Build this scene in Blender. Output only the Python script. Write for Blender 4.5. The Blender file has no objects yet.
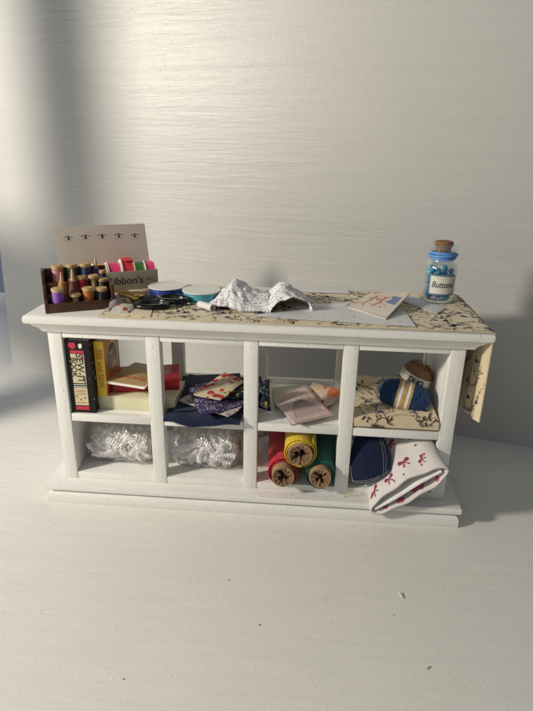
import bpy, bmesh, math, random
import numpy as np
from mathutils import Vector, Matrix, Euler

C = bpy.context.scene.collection
S = 0.01                      # every length below is written in centimetres
PI = math.pi

# ------------------------------------------------------------------ camera
cam_d = bpy.data.cameras.new('camera'); cam = bpy.data.objects.new('camera', cam_d); C.objects.link(cam)
cam.location = (2.0022*S, -20.0333*S, 14.6343*S)
cam.rotation_euler = (1.2077, -0.0179, 0.0776)
cam_d.sensor_width = 36; cam_d.sensor_height = 36; cam_d.sensor_fit = 'AUTO'
cam_d.lens = 36*557.447/711
cam_d.clip_start = 0.005; cam_d.clip_end = 20
cam_d.dof.use_dof = True; cam_d.dof.focus_distance = 0.25; cam_d.dof.aperture_fstop = 20
bpy.context.scene.camera = cam
# ------------------------------------------------------------------ light
w = bpy.data.worlds.new("World"); bpy.context.scene.world = w; w.use_nodes = True
bg = w.node_tree.nodes['Background']; bg.inputs[0].default_value = (.86, .93, 1.0, 1); bg.inputs[1].default_value = 0.115
ld = bpy.data.lights.new('low_sun_through_window', 'POINT'); ld.energy = 10.4; ld.color = (1.0, .93, .80); ld.shadow_soft_size = 3.0*S
lo = bpy.data.objects.new('low_sun_through_window', ld); C.objects.link(lo); lo.location = (-42*S, -22*S, 27*S)
ad = bpy.data.lights.new('window_daylight', 'AREA'); ad.energy = 0.72; ad.color = (.93, .96, 1.0); ad.shape = 'RECTANGLE'; ad.size = .6; ad.size_y = .5
ao = bpy.data.objects.new('window_daylight', ad); C.objects.link(ao); ao.location = (-.25, -.75, .62)
ao.rotation_euler = (Vector((0, .02, .05))-ao.location).to_track_quat('-Z', 'Y').to_euler()
bd = bpy.data.lights.new('blue_skylight', 'AREA'); bd.energy = .16; bd.color = (.55, .72, 1.0); bd.shape = 'RECTANGLE'; bd.size = .25; bd.size_y = .3
bo_l = bpy.data.objects.new('blue_skylight', bd); C.objects.link(bo_l); bo_l.location = (-.40, .12, .16)
bo_l.rotation_euler = (Vector((-.10, .06, 0))-bo_l.location).to_track_quat('-Z', 'Y').to_euler()
vs = bpy.context.scene.view_settings
vs.view_transform = 'Standard'; vs.look = 'None'; vs.exposure = 0; vs.gamma = 1; vs.use_curve_mapping = False

# ------------------------------------------------------------------ materials
class NT:
    def __init__(s, name):
        s.m = bpy.data.materials.new(name); s.m.use_nodes = True; s.t = s.m.node_tree; s.n = s.t.nodes; s.l = s.t.links
        s.p = s.n['Principled BSDF']; s.out = s.n['Material Output']
    def node(s, k, **kw):
        n = s.n.new(k)
        for a, v in kw.items():
            if a == 'i':
                for kk, vv in v.items():
                    if hasattr(vv, 'is_output'): s.l.new(vv, n.inputs[kk])
                    else: n.inputs[kk].default_value = vv
            else: setattr(n, a, v)
        return n
    def coord(s, scale=(1, 1, 1), uv=False, off=(0, 0, 0)):
        tc = s.node('ShaderNodeTexCoord'); f = 1 if uv else 100
        m = s.node('ShaderNodeMapping', i={0: tc.outputs['UV' if uv else 'Object'], 3: tuple(f*q for q in scale), 1: off})
        return m.outputs[0]
    def noise(s, co, scale, detail=3, rough=.5, dist=0):
        return s.node('ShaderNodeTexNoise', i={'Vector': co, 'Scale': scale, 'Detail': detail, 'Roughness': rough, 'Distortion': dist})
    def math(s, op, a, b=0.0, c=0.0, clamp=False):
        return s.node('ShaderNodeMath', operation=op, use_clamp=clamp, i={0: a, 1: b, 2: c}).outputs[0]
    def ramp(s, x, stops):
        r = s.node('ShaderNodeValToRGB', i={0: x}); e = r.color_ramp.elements
        while len(e) < len(stops): e.new(.5)
        for k, (p, c) in enumerate(stops):
            e[k].position = p; e[k].color = (c, c, c, 1) if isinstance(c, (int, float)) else (*c, 1)
        return r.outputs[0]
    def mix(s, fac, a, b):
        n = s.node('ShaderNodeMix', data_type='RGBA')
        for k, v in ((0, fac), (6, a), (7, b)):
            if hasattr(v, 'is_output'): s.l.new(v, n.inputs[k])
            else: n.inputs[k].default_value = v if k == 0 else (*v[:3], 1)
        return n.outputs[2]
    def bump(s, h, dist, strength=1.0, prev=None):
        b = s.node('ShaderNodeBump', i={'Height': h, 'Distance': dist*S, 'Strength': strength})
        if prev is not None: s.l.new(prev, b.inputs['Normal'])
        s.l.new(b.outputs[0], s.p.inputs['Normal']); return b.outputs[0]
    def set(s, **kw):
        for k, v in kw.items():
            k = {'col': 'Base Color', 'rough': 'Roughness', 'metal': 'Metallic', 'spec': 'Specular IOR Level', 'trans': 'Transmission Weight', 'sheen': 'Sheen Weight', 'coat': 'Coat Weight', 'sss': 'Subsurface Weight'}[k]
            if hasattr(v, 'is_output'): s.l.new(v, s.p.inputs[k])
            else: s.p.inputs[k].default_value = (*v, 1) if isinstance(v, tuple) else v
        return s.m

def plain(name, col, rough=.6, var=.12, nscale=3, bump=.004, bscale=25, **kw):
    t = NT(name); co = t.coord()
    n = t.noise(co, nscale, 4); f = t.math('MULTIPLY', t.math('SUBTRACT', n.outputs[0], .4, clamp=True), var*4, clamp=True)
    dark = tuple(c*(1-var*1.6) for c in col)
    t.set(col=t.mix(f, col, dark), rough=rough, **kw)
    if bump: t.bump(t.noise(co, bscale, 3).outputs[0], bump)
    return t.m

def paint(name, col, brush, bdist, rough=.42, fine=.004, hatch=0, lumps=.02, along=(.22, 5, 5)):
    t = NT(name); co = t.coord(along)
    n1 = t.noise(co, 1.0, 6, .62, .5); n2 = t.noise(co, 3.5, 5, .6, .3)
    co2 = t.coord(); big = t.noise(co2, .18, 3); lump = t.noise(co2, 5, 3, .5); l2 = t.noise(co2, 1.3, 2)
    c1 = t.mix(t.ramp(n1.outputs[0], [(.35, 0), (.7, 1)]), col, tuple(c*.94 for c in col))
    c2 = t.mix(t.ramp(big.outputs[0], [(.35, 0), (.7, .55)]), c1, (col[0]*.93, col[1]*.93, col[2]*.95))
    t.set(col=c2, rough=rough)
    nm = t.bump(n1.outputs[0], bdist*brush)
    nm = t.bump(n2.outputs[0], bdist*.45*brush, prev=nm)
    spot = t.ramp(lump.outputs[0], [(.62, 0), (.74, 1)])
    nm = t.bump(spot, lumps, .6, prev=nm)
    if hatch:
        wv = t.node('ShaderNodeTexWave', wave_type='BANDS', bands_direction='X', i={'Vector': co2, 'Scale': 2.6, 'Distortion': 3.5, 'Detail': 3, 'Detail Scale': 2.5})
        msk = t.math('MULTIPLY', wv.outputs[1], t.ramp(l2.outputs[0], [(.1, .3), (.8, 1)]))
        nm = t.bump(msk, hatch, .5, prev=nm)
    t.bump(t.noise(co2, 45, 3).outputs[0], fine, .7, prev=nm)
    return t.m

WHITE = (.70, .68, .63)
M = {}
M['wall'] = paint('painted_backdrop', (.555, .545, .515), 1, .036, .38, .004, .0035, .009, along=(.16, 1, 2.6))
M['floor'] = paint('painted_board', (.80, .78, .73), 1, .020, .46, .004, 0, .012, along=(.3, 2.6, 1))
M['white'] = paint('white_paint', (.80, .79, .75), 1, .013, .40, .003, 0, .020, along=(.4, 5, 5))
M['white_v'] = paint('white_paint_upright', (.80, .79, .75), 1, .013, .40, .003, 0, .020, along=(5, 5, .5))

def floral(name, base, layers, sc=1.0, rough=.85, uv=True):
    t = NT(name); co = t.coord((sc, sc, sc), uv=uv); c = t.mix(t.noise(co, 2, 3).outputs[0], base, tuple(q*.8 for q in base))
    for k, (col, scale, rad, th) in enumerate(layers):
        cc = t.coord((sc, sc, sc), uv=uv, off=(k*3.7, k*1.9, k*.6))
        wp = t.noise(cc, scale*1.5, 2)
        vv = t.node('ShaderNodeTexVoronoi', i={'Vector': cc, 'Scale': scale})
        se = t.node('ShaderNodeSeparateColor', i={0: vv.outputs['Color']})
        d = t.math('ADD', vv.outputs['Distance'], t.math('MULTIPLY', t.math('SUBTRACT', wp.outputs[0], .5), .7))
        f = t.math('MULTIPLY', t.math('LESS_THAN', d, rad), t.math('GREATER_THAN', se.outputs[k % 3], th))
        c = t.mix(f, c, col)
    t.set(col=c, rough=rough, spec=.2); t.bump(t.noise(co, 40, 2).outputs[0], .006)
    return t.m

M['purple'] = floral('purple_floral_cotton', (.065, .05, .13), [((.36, .32, .44), 6.5, .34, .35), ((.5, .46, .52), 10, .28, .5), ((.03, .02, .10), 6, .35, .5)])
M['palefl'] = floral('pale_lilac_cotton', (.50, .45, .42), [((.18, .12, .35), 5, .4, .4), ((.30, .14, .2), 7, .3, .6)])
M['black'] = floral('black_floral_cotton', (.008, .009, .018), [((.25, .21, .035), 4.5, .33, .5), ((.02, .04, .12), 5, .38, .4), ((.10, .13, .05), 8, .3, .55)])
M['redfl'] = floral('cream_red_floral_cotton', (.66, .58, .42), [((.50, .03, .05), 2.8, .50, .30), ((.60, .45, .06), 4, .26, .62), ((.12, .19, .06), 4.5, .30, .6), ((.65, .12, .14), 5, .25, .6)])
M['orfl'] = floral('orange_floral_paper', (.62, .48, .36), [((.60, .18, .07), 2.0, .42, .35), ((.2, .05, .04), 3, .3, .6), ((.55, .4, .05), 3.5, .3, .7)], rough=.6)
M['newsprint'] = None

def denim(name, col):
    t = NT(name); co = t.coord(uv=True)
    wv = t.node('ShaderNodeTexWave', wave_type='BANDS', bands_direction='DIAGONAL', i={'Vector': co, 'Scale': 9, 'Distortion': 1.2, 'Detail': 2})
    n = t.noise(co, 16, 3); n1 = t.noise(co, 1.2, 3)
    c = t.mix(n.outputs[0], tuple(q*.55 for q in col), tuple(q*1.7 for q in col)); c = t.mix(t.math('MULTIPLY', wv.outputs[1], .35), c, tuple(q*1.9 for q in col))
    sp = t.node('ShaderNodeSeparateXYZ', i={0: co})
    for ax in (0, 1):
        for fr_, wd_, kk in ((1.6, .16, (.9, 1.6, 1.2)), (1.6, .05, (2.6, 2.6, 2.2))):
            c = t.mix(t.math('MULTIPLY', t.math('LESS_THAN', t.math('FRACT', t.math('ADD', t.math('MULTIPLY', sp.outputs[ax], fr_), .5 if wd_ > .1 else .1)), wd_), .5), c, tuple(q*k_+.003 for q, k_ in zip(col, kk)))
    t.set(col=t.mix(t.math('MULTIPLY', n1.outputs[0], .4), c, tuple(q*.5 for q in col)), rough=.9, sheen=.15, spec=.15); t.bump(wv.outputs[1], .008); return t.m
M['denim'] = denim('navy_denim', (.008, .013, .040))
M['denim2'] = denim('indigo_denim', (.006, .010, .034))

def cloth(name, col, rough=.85, var=.15):
    t = NT(name); co = t.coord(uv=False); n = t.noise(co, 28, 3); b = t.noise(co, 1.4, 3)
    c = t.mix(t.math('MULTIPLY', n.outputs[0], .5), col, tuple(q*(1-var*2) for q in col)); c = t.mix(t.math('MULTIPLY', b.outputs[0], .4), c, tuple(q*.8 for q in col))
    t.set(col=c, rough=rough, sheen=.2, spec=.2); t.bump(n.outputs[0], .022); return t.m
M['vine'] = cloth('cream_cotton', (.72, .61, .41), var=.06)
M['bowcloth'] = cloth('white_cotton', (.70, .66, .64), var=.05)
M['bow'] = cloth('rose_print', (.56, .11, .21))
M['redscrap'] = floral('red_white_print', (.62, .58, .52), [((.48, .06, .04), 3.5, .42, .3), ((.10, .09, .12), 6, .25, .7)])
M['redcloth'] = cloth('red_cotton', (.55, .018, .04)); M['yelcloth'] = cloth('yellow_cotton', (.70, .50, .03)); M['grncloth'] = cloth('green_cotton', (.008, .15, .11))
M['orgcloth'] = cloth('orange_cotton', (.55, .22, .03))
M['card'] = plain('brown_cardboard', (.33, .21, .11), .85, .2, 4, .01)
M['cardin'] = plain('brown_cardboard_lining', (.22, .13, .065), .9, .3, 6, .02, 8)
M['whitecard'] = plain('white_card', (.75, .74, .70), .6)
M['paper'] = plain('thin_white_paper', (.62, .62, .63), .7, .08, 2, .006, 6)
M['pinkpaper'] = plain('pinkish_pattern_paper', (.60, .46, .43), .55, .15, 2, .003)
M['greenpaper'] = plain('greenish_pattern_paper', (.48, .45, .36), .55, .2, 1.5, .003)
M['envpaper'] = plain('ivory_envelope_paper', (.66, .58, .50), .5, .12, 2, .003)
M['ink'] = plain('dark_ink', (.03, .028, .035), .6, 0, bump=0)
M['blueink'] = plain('blue_grey_ink', (.16, .22, .36), .6, .1, bump=0)
M['navyink'] = plain('navy_ink', (.03, .05, .14), .6, 0, bump=0)
M['redink'] = plain('red_ink', (.50, .09, .05), .6, .2, bump=0)
M['brownink'] = plain('brown_ink', (.22, .10, .06), .6, .2, bump=0)
M['saladink'] = plain('orange_pink_ink', (.52, .20, .12), .6, .3, 6, bump=0)
M['greyink'] = plain('grey_ink', (.20, .17, .19), .6, .2, bump=0)
M['lidcard'] = plain('pale_lid_card', (.68, .60, .52), .7, .12, 1.5, .004)
M['beige'] = plain('beige_box_card', (.44, .39, .29), .7, .15, 1.5, .004)
M['wood'] = plain('pale_turned_wood', (.52, .34, .16), .55, .3, 6, .01, 14)
M['cork'] = plain('brown_cork', (.27, .12, .05), .8, .35, 9, .02, 18)
M['rack'] = plain('dark_stained_wood', (.085, .032, .016), .42, .5, 3, .01, 12)
M['cream'] = plain('cream_box_card', (.68, .64, .44), .5, .08, 1.5, .003)
M['redbox'] = plain('red_box_card', (.36, .012, .022), .5, .15, 2, .003)
M['blackbook'] = floral('black_speckled_cover', (.012, .010, .012), [((.45, .40, .36), 7, .16, .8), ((.5, .02, .06), 5, .17, .8)], uv=False, rough=.3)
M['cream_label'] = plain('cream_label', (.62, .54, .34), .5, .2, 4, 0)
M['label'] = plain('ivory_label', (.74, .72, .62), .6, .06, 3, 0)
M['redlabel'] = plain('red_label', (.50, .02, .06), .4, .2, 4, 0)
M['yellow'] = plain('yellow_cover', (.72, .50, .01), .35, .1, 2, 0)
M['orange'] = plain('orange_cover', (.52, .16, .02), .35, .2, 2, 0)
M['skin'] = plain('portrait_tone', (.55, .30, .15), .5, .2, 3, 0)
M['hair'] = plain('portrait_hair', (.12, .05, .02), .5, .2, 3, 0)
M['greyblue'] = plain('blue_grey_tint', (.14, .22, .30), .5, .3, 3, 0)
M['tan'] = plain('tan_booklet_cover', (.40, .26, .12), .5, .25, 3, .003)
M['pages'] = plain('page_edges', (.74, .72, .66), .8, .1, 8, .004, 40)
M['blackplastic'] = plain('black_plastic', (.006, .006, .007), .22, 0, bump=.002)
M['gold'] = plain('gold_metal', (.62, .42, .12), .28, .1, 3, .002, metal=1.0)
M['greyheart'] = plain('dusky_mauve_cloth', (.30, .23, .24), .8, .15, 4, .006)
M['whitefloss'] = plain('white_floss', (.72, .70, .66), .7, .12, 8, .01, 30)
M['goldpaper'] = plain('gold_paper', (.46, .30, .12), .45, .15, 4, .003)
M['twig'] = plain('specks', (.10, .08, .06), .8, 0, bump=0)
M['blueroom'] = plain('blue_grey_room_wall', (.10, .13, .20), .8, .1, .2, 0)
M['blocker'] = plain('blocker_grey', (.5, .48, .45), .6, .1, 1, .01)  # plain grey for the added shadow-casting bars
M['yelthread'] = plain('yellow_thread_fibre', (.65, .62, .05), .7, 0, bump=0)

def satin(name, col, axis='Z', rough=.28, scale=16):
    t = NT(name); co = t.coord()
    wv = t.node('ShaderNodeTexWave', wave_type='BANDS', bands_direction=axis, i={'Vector': co, 'Scale': scale, 'Distortion': 1.5, 'Detail': 2})
    n = t.noise(co, 3, 3)
    c = t.mix(t.math('MULTIPLY', wv.outputs[1], .45), col, tuple(q*.55 for q in col)); c = t.mix(t.math('MULTIPLY', n.outputs[0], .4), c, tuple(min(1, q*1.4+.01) for q in col))
    t.set(col=c, rough=rough, sheen=.2); t.bump(wv.outputs[1], .006); return t.m
def thread(name, col): return satin('thread_'+name, col, 'Z', .45, 12)
M['blueribbon'] = satin('royal_blue_satin', (.012, .045, .32), 'Z', .25, 5); M['tealribbon'] = satin('teal_satin', (.07, .33, .42), 'Z', .3, 5)
M['bandrib'] = plain('sky_blue_rubber', (.12, .30, .66), .5, .1, 4, .006)

def beadmat(name, col):
    t = NT(name); t.set(col=col, rough=.08, coat=.8, metal=.25); return t.m
M['bead'] = beadmat('turquoise_bead', (.01, .36, .58)); M['bead2'] = beadmat('lilac_bead', (.42, .28, .50)); M['bead3'] = beadmat('deep_blue_bead', (.006, .13, .30))

def thin(name, tint, gloss_col, rough, bump=0, bscale=6, haze=0.0, edge=.85, base=.05):
    t = NT(name); t.n.remove(t.p)
    tr = t.node('ShaderNodeBsdfTransparent', i={0: (*tint, 1)}); gl = t.node('ShaderNodeBsdfGlossy', i={0: (*gloss_col, 1), 'Roughness': rough})
    lw = t.node('ShaderNodeLayerWeight', i={0: .5 if edge else .3})
    f = t.math('ADD', t.math('MULTIPLY', t.math('POWER', lw.outputs['Facing'], 3.0), edge), base, clamp=True)
    mx = t.node('ShaderNodeMixShader', i={0: f, 1: tr.outputs[0], 2: gl.outputs[0]}); last = mx
    if haze:
        df = t.node('ShaderNodeBsdfDiffuse', i={0: (.8, .8, .8, 1)}); last = t.node('ShaderNodeMixShader', i={0: haze, 1: mx.outputs[0], 2: df.outputs[0]})
    if bump:
        b = t.node('ShaderNodeBump', i={'Height': t.noise(t.coord(), bscale, 3, .6, 1.0).outputs[0], 'Distance': bump*S})
        t.l.new(b.outputs[0], gl.inputs['Normal']); t.l.new(b.outputs[0], lw.inputs['Normal'])
    t.l.new(last.outputs[0], t.out.inputs[0]); return t.m
M['glass'] = thin('clear_glass', (.95, .985, .985), (1, 1, 1), .03, .03, 2.0, 0.0, 1.6, .09)
M['film'] = thin('clear_crinkled_film', (.985, .98, .98), (1, 1, 1), .10, .45, 1.2, .05, .8, .07)

def lacemat():
    t = NT('white_lace_net'); uv = t.coord(uv=True)
    v = t.node('ShaderNodeTexVoronoi', feature='DISTANCE_TO_EDGE', i={'Vector': uv, 'Scale': 9}); 
    hole = t.math('GREATER_THAN', v.outputs['Distance'], .16)
    big = t.math('GREATER_THAN', t.noise(uv, 3, 1).outputs[0], .52)
    t.set(col=(.88, .85, .84), rough=.6, sss=0.0)
    t.l.new(t.math('SUBTRACT', 1.0, t.math('MULTIPLY', t.math('MULTIPLY', hole, big), .6)), t.p.inputs['Alpha'])
    t.bump(v.outputs['Distance'], .02); return t.m
M['lace'] = lacemat()

def lacemass():
    t = NT('gathered_lace'); co = t.coord(); v = t.node('ShaderNodeTexVoronoi', i={'Vector': co, 'Scale': 5.5}); n = t.noise(co, 3, 4)
    wv = t.node('ShaderNodeTexWave', wave_type='BANDS', bands_direction='X', i={'Vector': co, 'Scale': 2.2, 'Distortion': 4, 'Detail': 3})
    t.set(col=t.mix(n.outputs[0], (.80, .77, .76), (.60, .57, .56)), rough=.75)
    nm = t.bump(wv.outputs[1], .03); t.bump(v.outputs['Distance'], .02, prev=nm); return t.m
M['lacemass'] = lacemass()
def newsprint():
    t = NT('printed_crumpled_cotton'); uv = t.coord(uv=True)
    col = t.node('ShaderNodeTexVoronoi', i={'Vector': t.coord((9, 4.5, 1), uv=True), 'Scale': 1.0})
    sp = t.node('ShaderNodeSeparateXYZ', i={0: uv}); rows = t.math('LESS_THAN', t.math('FRACT', t.math('MULTIPLY', sp.outputs[1], 6.0)), .40)
    blk = t.math('GREATER_THAN', t.noise(t.coord((15, 4, 1), uv=True), 1.2, 2).outputs[0], .54)
    f = t.math('MULTIPLY', rows, blk)
    n = t.noise(uv, 2.5, 4)
    c = t.mix(n.outputs[0], (.84, .83, .82), (.72, .70, .71)); t.set(col=t.mix(t.math('MULTIPLY', f, .85), c, (.09, .09, .15)), rough=.8)
    t.bump(t.noise(uv, 5, 4).outputs[0], .03); return t.m
M['newsprint'] = newsprint()
def tissue():
    t = NT('pattern_tissue'); uv = t.coord(uv=True)
    v = t.node('ShaderNodeTexVoronoi', i={'Vector': t.coord((3, 5, 1), uv=True), 'Scale': 1.0}); se = t.node('ShaderNodeSeparateColor', i={0: v.outputs['Color']})
    f = t.math('MULTIPLY', t.math('LESS_THAN', v.outputs['Distance'], .25), t.math('GREATER_THAN', se.outputs[0], .8))
    n = t.noise(uv, .7, 3)
    c = t.mix(n.outputs[0], (.74, .73, .73), (.64, .63, .64)); t.set(col=t.mix(t.math('MULTIPLY', f, .8), c, (.10, .11, .2)), rough=.6); t.bump(t.noise(uv, 4, 3).outputs[0], .015); return t.m
M['tissue'] = tissue()

# ------------------------------------------------------------------ mesh helpers
def link(name, me, mats, parent=None, smooth=False):
    o = bpy.data.objects.new(name, me); C.objects.link(o)
    for m in (mats if isinstance(mats, (list, tuple)) else [mats]): me.materials.append(m)
    if parent is not None: o.parent = parent
    if smooth:
        me.polygons.foreach_set('use_smooth', [True]*len(me.polygons))
        if smooth != 'all': me.set_sharp_from_angle(angle=math.radians(32))
    return o
def tag(o, label=None, cat=None, group=None, kind=None):
    for k, v in (('label', label), ('category', cat), ('group', group), ('kind', kind)):
        if v: o[k] = v
    return o
def thing(name, label, cat, loc=(0, 0, 0), rz=0, group=None, rot=None):
    o = bpy.data.objects.new(name, None); C.objects.link(o); o.empty_display_size = .01
    o.location = Vector(loc)*S; o.rotation_euler = rot if rot else (0, 0, rz)
    return tag(o, label, cat, group)
class MB:
    def __init__(s): s.v = []; s.f = []; s.uv = []; s.mi = []
    def add(s, vs, fs, uvs=None, mi=0, mat=None):
        b = len(s.v)
        for k, p in enumerate(vs):
            q = Vector(p); 
            if mat is not None: q = mat @ q
            s.v.append(q); s.uv.append(uvs[k] if uvs else (p[0]+p[2]*.3, p[1]+p[2]*.7))
        for f in fs: s.f.append([b+i for i in f]); s.mi.append(mi)
        return s
    def build(s, name, mats, parent=None, smooth=False, bevel=0, seg=2):
        me = bpy.data.meshes.new(name); me.from_pydata([v*S for v in s.v], [], s.f)
        ul = me.uv_layers.new(name='UVMap'); li = np.empty(len(me.loops), int); me.loops.foreach_get('vertex_index', li)
        ul.data.foreach_set('uv', np.array(s.uv, float)[li].ravel())
        me.polygons.foreach_set('material_index', s.mi)
        if bevel:
            bm = bmesh.new(); bm.from_mesh(me); bmesh.ops.remove_doubles(bm, verts=bm.verts, dist=1e-7)
            bmesh.ops.recalc_face_normals(bm, faces=bm.faces)
            es = [e for e in bm.edges if len(e.link_faces) == 2 and e.calc_face_angle(0) > .6]
            bmesh.ops.bevel(bm, geom=es, offset=bevel*S, segments=seg, profile=.6, affect='EDGES', clamp_overlap=True)
            bm.to_mesh(me); bm.free(); smooth = smooth or True
        else:
            bm = bmesh.new(); bm.from_mesh(me); bmesh.ops.recalc_face_normals(bm, faces=bm.faces); bm.to_mesh(me); bm.free()
        return link(name, me, mats, parent, smooth)
    def box(s, x0, x1, y0, y1, z0, z1, mi=0, mat=None):
        v = [(x, y, z) for x in (x0, x1) for y in (y0, y1) for z in (z0, z1)]
        return s.add(v, [(0, 1, 3, 2), (4, 6, 7, 5), (0, 4, 5, 1), (2, 3, 7, 6), (0, 2, 6, 4), (1, 5, 7, 3)], mi=mi, mat=mat)
    def lathe(s, prof, n=32, mi=0, mat=None, closed=False):      # prof = [(r, z)...]
        vs = []; fs = []; k = len(prof)
        for i in range(n):
            a = 2*PI*i/n
            for r, z in prof: vs.append((r*math.cos(a), r*math.sin(a), z))
        for i in range(n):
            j = (i+1) % n
            for q in range(k-1 if not closed else k): fs.append((i*k+q, j*k+q, j*k+(q+1) % k, i*k+(q+1) % k))
        if not closed:
            if prof[0][0] > 1e-6: fs.append([i*k for i in range(n)][::-1])
            if prof[-1][0] > 1e-6: fs.append([i*k+k-1 for i in range(n)])
        return s.add(vs, fs, mi=mi, mat=mat)
    def tube(s, pts, r, n=6, mi=0, closed=False, cap=True):
        pts = [Vector(p) for p in pts]; m = len(pts); rs = r if isinstance(r, (list, tuple)) else [r]*m
        vs = []; fs = []; up = Vector((0, 0, 1)); prev = None
        for i, p in enumerate(pts):
            t = (pts[(i+1) % m]-pts[i-1]) if closed else (pts[min(i+1, m-1)]-pts[max(i-1, 0)])
            if t.length < 1e-9: t = Vector((1, 0, 0))
            t.normalize()
            if prev is None: prev = up.cross(t) if abs(t.z) < .95 else Vector((1, 0, 0)).cross(t)
            a = (prev-t*prev.dot(t)); a = a.normalized() if a.length > 1e-6 else t.orthogonal().normalized(); prev = a; b = t.cross(a)
            for k in range(n): vs.append(p+(a*math.cos(2*PI*k/n)+b*math.sin(2*PI*k/n))*rs[i])
        for i in range(m if closed else m-1):
            j = (i+1) % m
            for k in range(n): fs.append((i*n+k, i*n+(k+1) % n, j*n+(k+1) % n, j*n+k))
        if cap and not closed: fs.append(list(range(n))[::-1]); fs.append([(m-1)*n+k for k in range(n)])
        return s.add(vs, fs, mi=mi)
    def rings(s, rings, mi=0, cap=True):                           # loft equal closed loops
        n = len(rings[0]); vs = [p for r in rings for p in r]; fs = []
        for i in range(len(rings)-1):
            for k in range(n): fs.append((i*n+k, i*n+(k+1) % n, (i+1)*n+(k+1) % n, (i+1)*n+k))
        if cap: fs.append(list(range(n))[::-1]); fs.append([(len(rings)-1)*n+k for k in range(n)])
        return s.add(vs, fs, mi=mi)
    def sheet(s, P, U, V, nu=20, nv=20, t=.03, mi=0):
        N = lambda u, v: normal(P, u, v, U, V)
        top = []; bot = []; uv = []
        for j in range(nv+1):
            for i in range(nu+1):
                u, v = U*i/nu, V*j/nv; p = Vector(P(u, v)); nn = N(u, v); top.append(p+nn*t*.5); bot.append(p-nn*t*.5); uv.append((u, v))
        n = nu+1; fs = []; o = len(top)
        for j in range(nv):
            for i in range(nu):
                a, b, c, d = j*n+i, j*n+i+1, (j+1)*n+i+1, (j+1)*n+i
                fs += [(a, b, c, d), (o+d, o+c, o+b, o+a)]
        edge = [i for i in range(n)]+[j*n+nu for j in range(1, nv+1)]+[nv*n+i for i in range(nu-1, -1, -1)]+[j*n for j in range(nv-1, 0, -1)]
        for k in range(len(edge)):
            a, b = edge[k], edge[(k+1) % len(edge)]; fs.append((b, a, o+a, o+b))
        return s.add(top+bot, fs, uv+uv, mi)
def normal(P, u, v, U, V):
    e = 1e-3*max(U, V); a = Vector(P(min(u+e, U), v))-Vector(P(max(u-e, 0), v)); b = Vector(P(u, min(v+e, V)))-Vector(P(u, max(v-e, 0)))
    n = a.cross(b); return n.normalized() if n.length > 1e-12 else Vector((0, 0, 1))
def decal(mb, P, U, V, polys, lift, mi=0, flip=False):
    for poly in polys:
        vs = []
        for (u, v) in poly:
            u2, v2 = min(max(u, 0), U), min(max(v, 0), V); n = normal(P, u2, v2, U, V)*(-1 if flip else 1)
            if n.z < -.25: n = -n
            vs.append(Vector(P(u2, v2))+n*lift)
        mb.add(vs, [list(range(len(vs)))], poly, mi)
    return mb
def stroke(pts, w):
    out = []
    for a, b in zip(pts, pts[1:]):
        d = Vector((b[0]-a[0], b[1]-a[1])); 
        if d.length < 1e-6: continue
        d.normalize(); n = Vector((-d.y, d.x))*w*.5
        out.append([(a[0]+n.x, a[1]+n.y), (a[0]-n.x, a[1]-n.y), (b[0]-n.x, b[1]-n.y), (b[0]+n.x, b[1]+n.y)])
    return out
def ell(cx, cy, rx, ry, n=20, rot=0, wob=0, seed=1):
    R = random.Random(seed); o = []
    for i in range(n):
        a = 2*PI*i/n; k = 1+R.uniform(-wob, wob); x, y = rx*k*math.cos(a), ry*k*math.sin(a)
        o.append((cx+x*math.cos(rot)-y*math.sin(rot), cy+x*math.sin(rot)+y*math.cos(rot)))
    return o
_DG = bpy.context.evaluated_depsgraph_get
def text(body, size, shear=0, bold=0, sx=1.0):
    """letters as flat polygons: list of vertex positions and faces, centred on the origin, in cm"""
    cu = bpy.data.curves.new('lettering', 'FONT'); cu.body = body; cu.size = size; cu.shear = shear; cu.offset = bold; cu.align_x = 'CENTER'; cu.align_y = 'CENTER'
    ob = bpy.data.objects.new('lettering', cu); C.objects.link(ob); bpy.context.view_layer.update()
    me = bpy.data.meshes.new_from_object(ob.evaluated_get(_DG())); vs = [(v.co.x*sx, v.co.y) for v in me.vertices]; fs = [list(p.vertices) for p in me.polygons]
    bpy.data.objects.remove(ob); bpy.data.meshes.remove(me); bpy.data.curves.remove(cu)
    return vs, fs
def put_text(mb, t, fn, mi=0):
    vs, fs = t; return mb.add([fn(x, y) for x, y in vs], fs, mi=mi)
def hsh(*a): return random.Random(hash(tuple(round(q, 4) for q in a))).random()
class Wob:                                                        # smooth pseudo-noise
    def __init__(s, seed, amp=1, f=1.0, n=6):
        R = random.Random(seed); s.a = [(R.uniform(-1, 1)*f*2, R.uniform(-1, 1)*f*2, R.uniform(0, 6.28), R.uniform(.4, 1)) for _ in range(n)]; s.amp = amp/sum(q[3] for q in s.a)*1.8
    def __call__(s, x, y): return s.amp*sum(c*math.sin(a*x+b*y+p) for a, b, p, c in s.a)
def patch(A, B, Cc, D, bulge=0, wob=0, seed=1, f=1.2, curl=0, rnd=0):
    """surface over four corners in order round the edge; returns P, U, V with u along A-B and v along A-D"""
    A, B, Cc, D = map(Vector, (A, B, Cc, D)); U = (B-A).length; V = (D-A).length; n = (B-A).cross(D-A).normalized(); W_ = Wob(seed, wob, f)
    if n.z < 0 and abs(n.z) > .2: n = -n
    def P(u, v):
        a, b = u/U, v/V; X, Y = 2*a-1, 2*b-1; a, b = .5+.5*X*math.sqrt(1-rnd*Y*Y/2), .5+.5*Y*math.sqrt(1-rnd*X*X/2); p = A*(1-a)*(1-b)+B*a*(1-b)+Cc*a*b+D*(1-a)*b
        return p+n*(bulge*math.sin(PI*a)*math.sin(PI*b)+W_(u, v)+curl*(a-.5)**2*4)
    return P, U, V

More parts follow.
